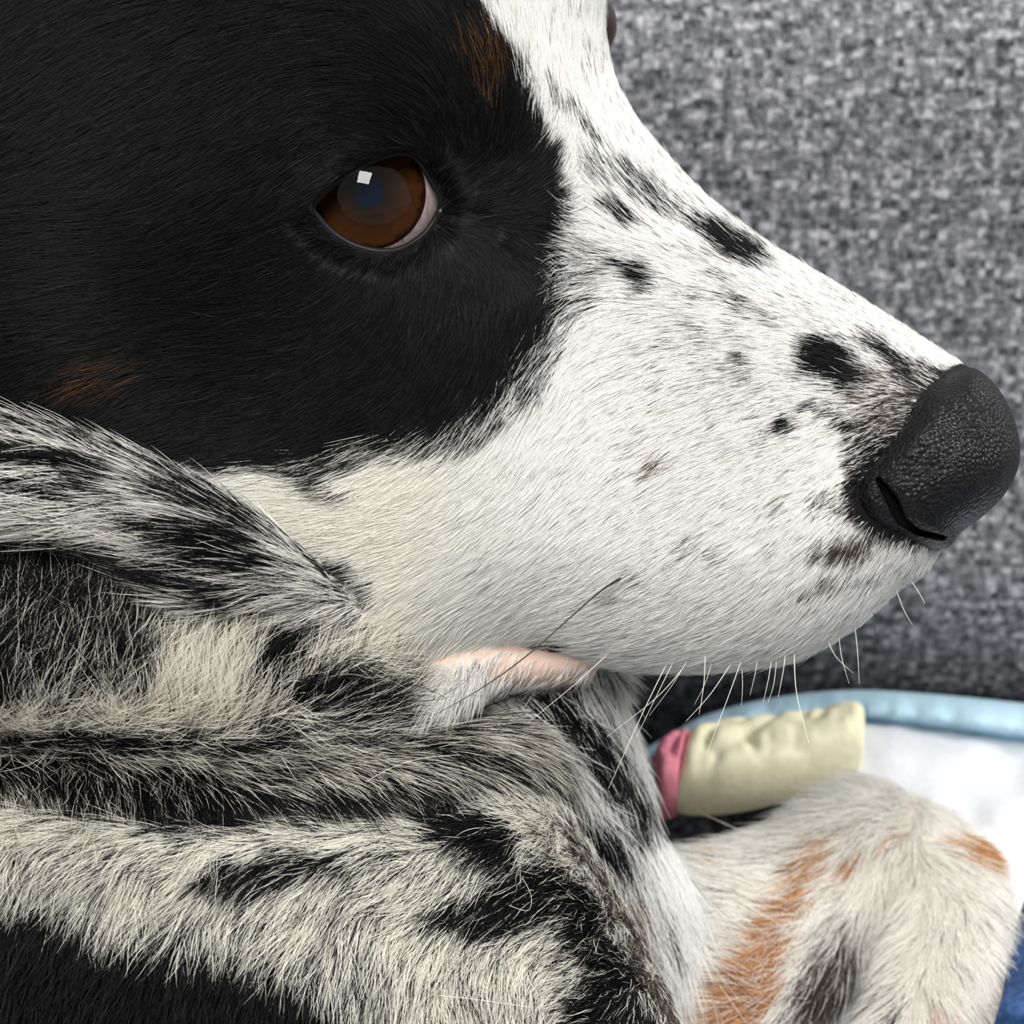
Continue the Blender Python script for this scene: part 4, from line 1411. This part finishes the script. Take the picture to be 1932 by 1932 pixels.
def build_lids():
    E = EYE_OPEN
    # eyelid margin: a wet dark rim hugging the eyeball
    cm = np.array([706, 372])
    d = (E - cm) * 0.0775
    rad2 = (d ** 2).sum(1)
    zb = EZ - np.sqrt(np.clip(10.6 ** 2 - rad2, 1.0, None))
    zsurf = bil(LAYERS[0]['D2'], E[:, 0], E[:, 1])
    z = np.minimum(zb, zsurf + 1.6)
    path = pix3(E[:, 0], E[:, 1], z)
    path = np.vstack([path, path[:1]])
    P = tube(cam2world(path), np.full(len(path), 0.0005), 10)
    grid_obj('eyelid_rim', P, M_LID, dog, closed_u=True)
    # inner corner
    pth = pix3(np.array([828, 850, 872, 895, 915]), np.array([398, 410, 418, 424, 430]), head_Z([828, 850, 872, 895, 915], [398, 410, 418, 424, 430]) + 0.9)
    P = tube(cam2world(pth), np.array([0.9, 1.1, 0.9, 0.6, 0.2]) * 0.001, 10)
    grid_obj('tear_corner', P, plain('tear_corner_skin', (0.020, 0.011, 0.010), 0.3), dog, closed_u=True)


build_lids()

# ------------------------------------------------------------------ whiskers
M_WW = plain('white_whisker', (0.82, 0.79, 0.72), 0.4)
M_WB = plain('black_whisker', (0.012, 0.011, 0.011), 0.35)
WH = [
    ('b', .15, [(1178, 1088), (1126, 1121), (999, 1233), (909, 1298), (822, 1348)], 9),
    ('w', .07, [(1151, 1230), (1080, 1295), (999, 1361)], 6), ('w', .07, [(1014, 1298), (985, 1340), (943, 1395)], 5),
    ('w', .08, [(1260, 1248), (1215, 1340), (1148, 1488)], 8), ('w', .07, [(1272, 1245), (1245, 1300), (1200, 1392)], 7),
    ('w', .07, [(1297, 1250), (1241, 1314), (1145, 1390)], 7), ('w', .08, [(1331, 1230), (1328, 1290), (1319, 1348)], 6),
    ('w', .08, [(1384, 1245), (1340, 1310), (1294, 1361)], 6), ('w', .07, [(1401, 1240), (1372, 1320), (1332, 1426)], 8),
    ('w', .06, [(1399, 1250), (1401, 1290), (1399, 1332)], 4), ('w', .07, [(1457, 1236), (1450, 1280), (1440, 1325)], 4),
    ('w', .06, [(1466, 1236), (1460, 1290), (1449, 1325)], 4), ('w', .07, [(1483, 1226), (1477, 1270), (1468, 1316)], 4),
    ('w', .08, [(1498, 1225), (1503, 1308), (1526, 1402)], 7), ('w', .06, [(1582, 1195), (1588, 1240), (1602, 1290)], 4),
    ('w', .06, [(1612, 1176), (1618, 1230), (1621, 1290)], 4), ('b', .07, [(1648, 1150), (1651, 1190), (1645, 1226)], 3),
    ('w', .06, [(1560, 1205), (1578, 1240), (1610, 1270)], 3), ('w', .06, [(1690, 1110), (1705, 1150), (1722, 1180)], 3),
    ('w', .06, [(1715, 1090), (1735, 1120), (1745, 1140)], 2), ('w', .05, [(1345, 1245), (1330, 1290), (1310, 1330)], 4),
    ('w', .05, [(1300, 1240), (1270, 1290), (1225, 1350)], 5), ('w', .06, [(1430, 1240), (1425, 1270), (1415, 1312)], 4),
    ('b', .06, [(90, 730), (50, 770), (20, 830), (-10, 900)], 3), ('b', .05, [(860, 95), (830, 105), (800, 122)], 2),
]
for cname, rad_, pts, off in WH:
    C2 = catmull(pts, 8, False)
    k = np.linspace(0, 1, len(C2))
    z0 = head_Z([pts[0][0]], [pts[0][1]])[0]
    z = z0 + 0.3 - off * k
    P = tube(pixw(C2[:, 0], C2[:, 1], z), rad_ * 0.001 * (1 - 0.75 * k), 6)
    w = grid_obj('whisker', P, M_WB if cname == 'b' else M_WW, dog, closed_u=True)
    if cname == 'b':
        w['label'] = 'dark whisker'

# loose hairs lying on the coat
for pts, z, c in (([(690, 1475), (740, 1448), (800, 1430), (868, 1424)], 281.5, 'w'), ([(985, 1655), (1002, 1690), (996, 1718), (960, 1708)], 279.5, 'w'),
                  ([(830, 1878), (900, 1886), (1000, 1900)], 276.0, 'w')):
    C2 = catmull(pts, 8, False)
    P = tube(pixw(C2[:, 0], C2[:, 1], np.full(len(C2), z)), np.full(len(C2), 0.00003), 6)
    grid_obj('loose_hair', P, M_WW, dog, closed_u=True)
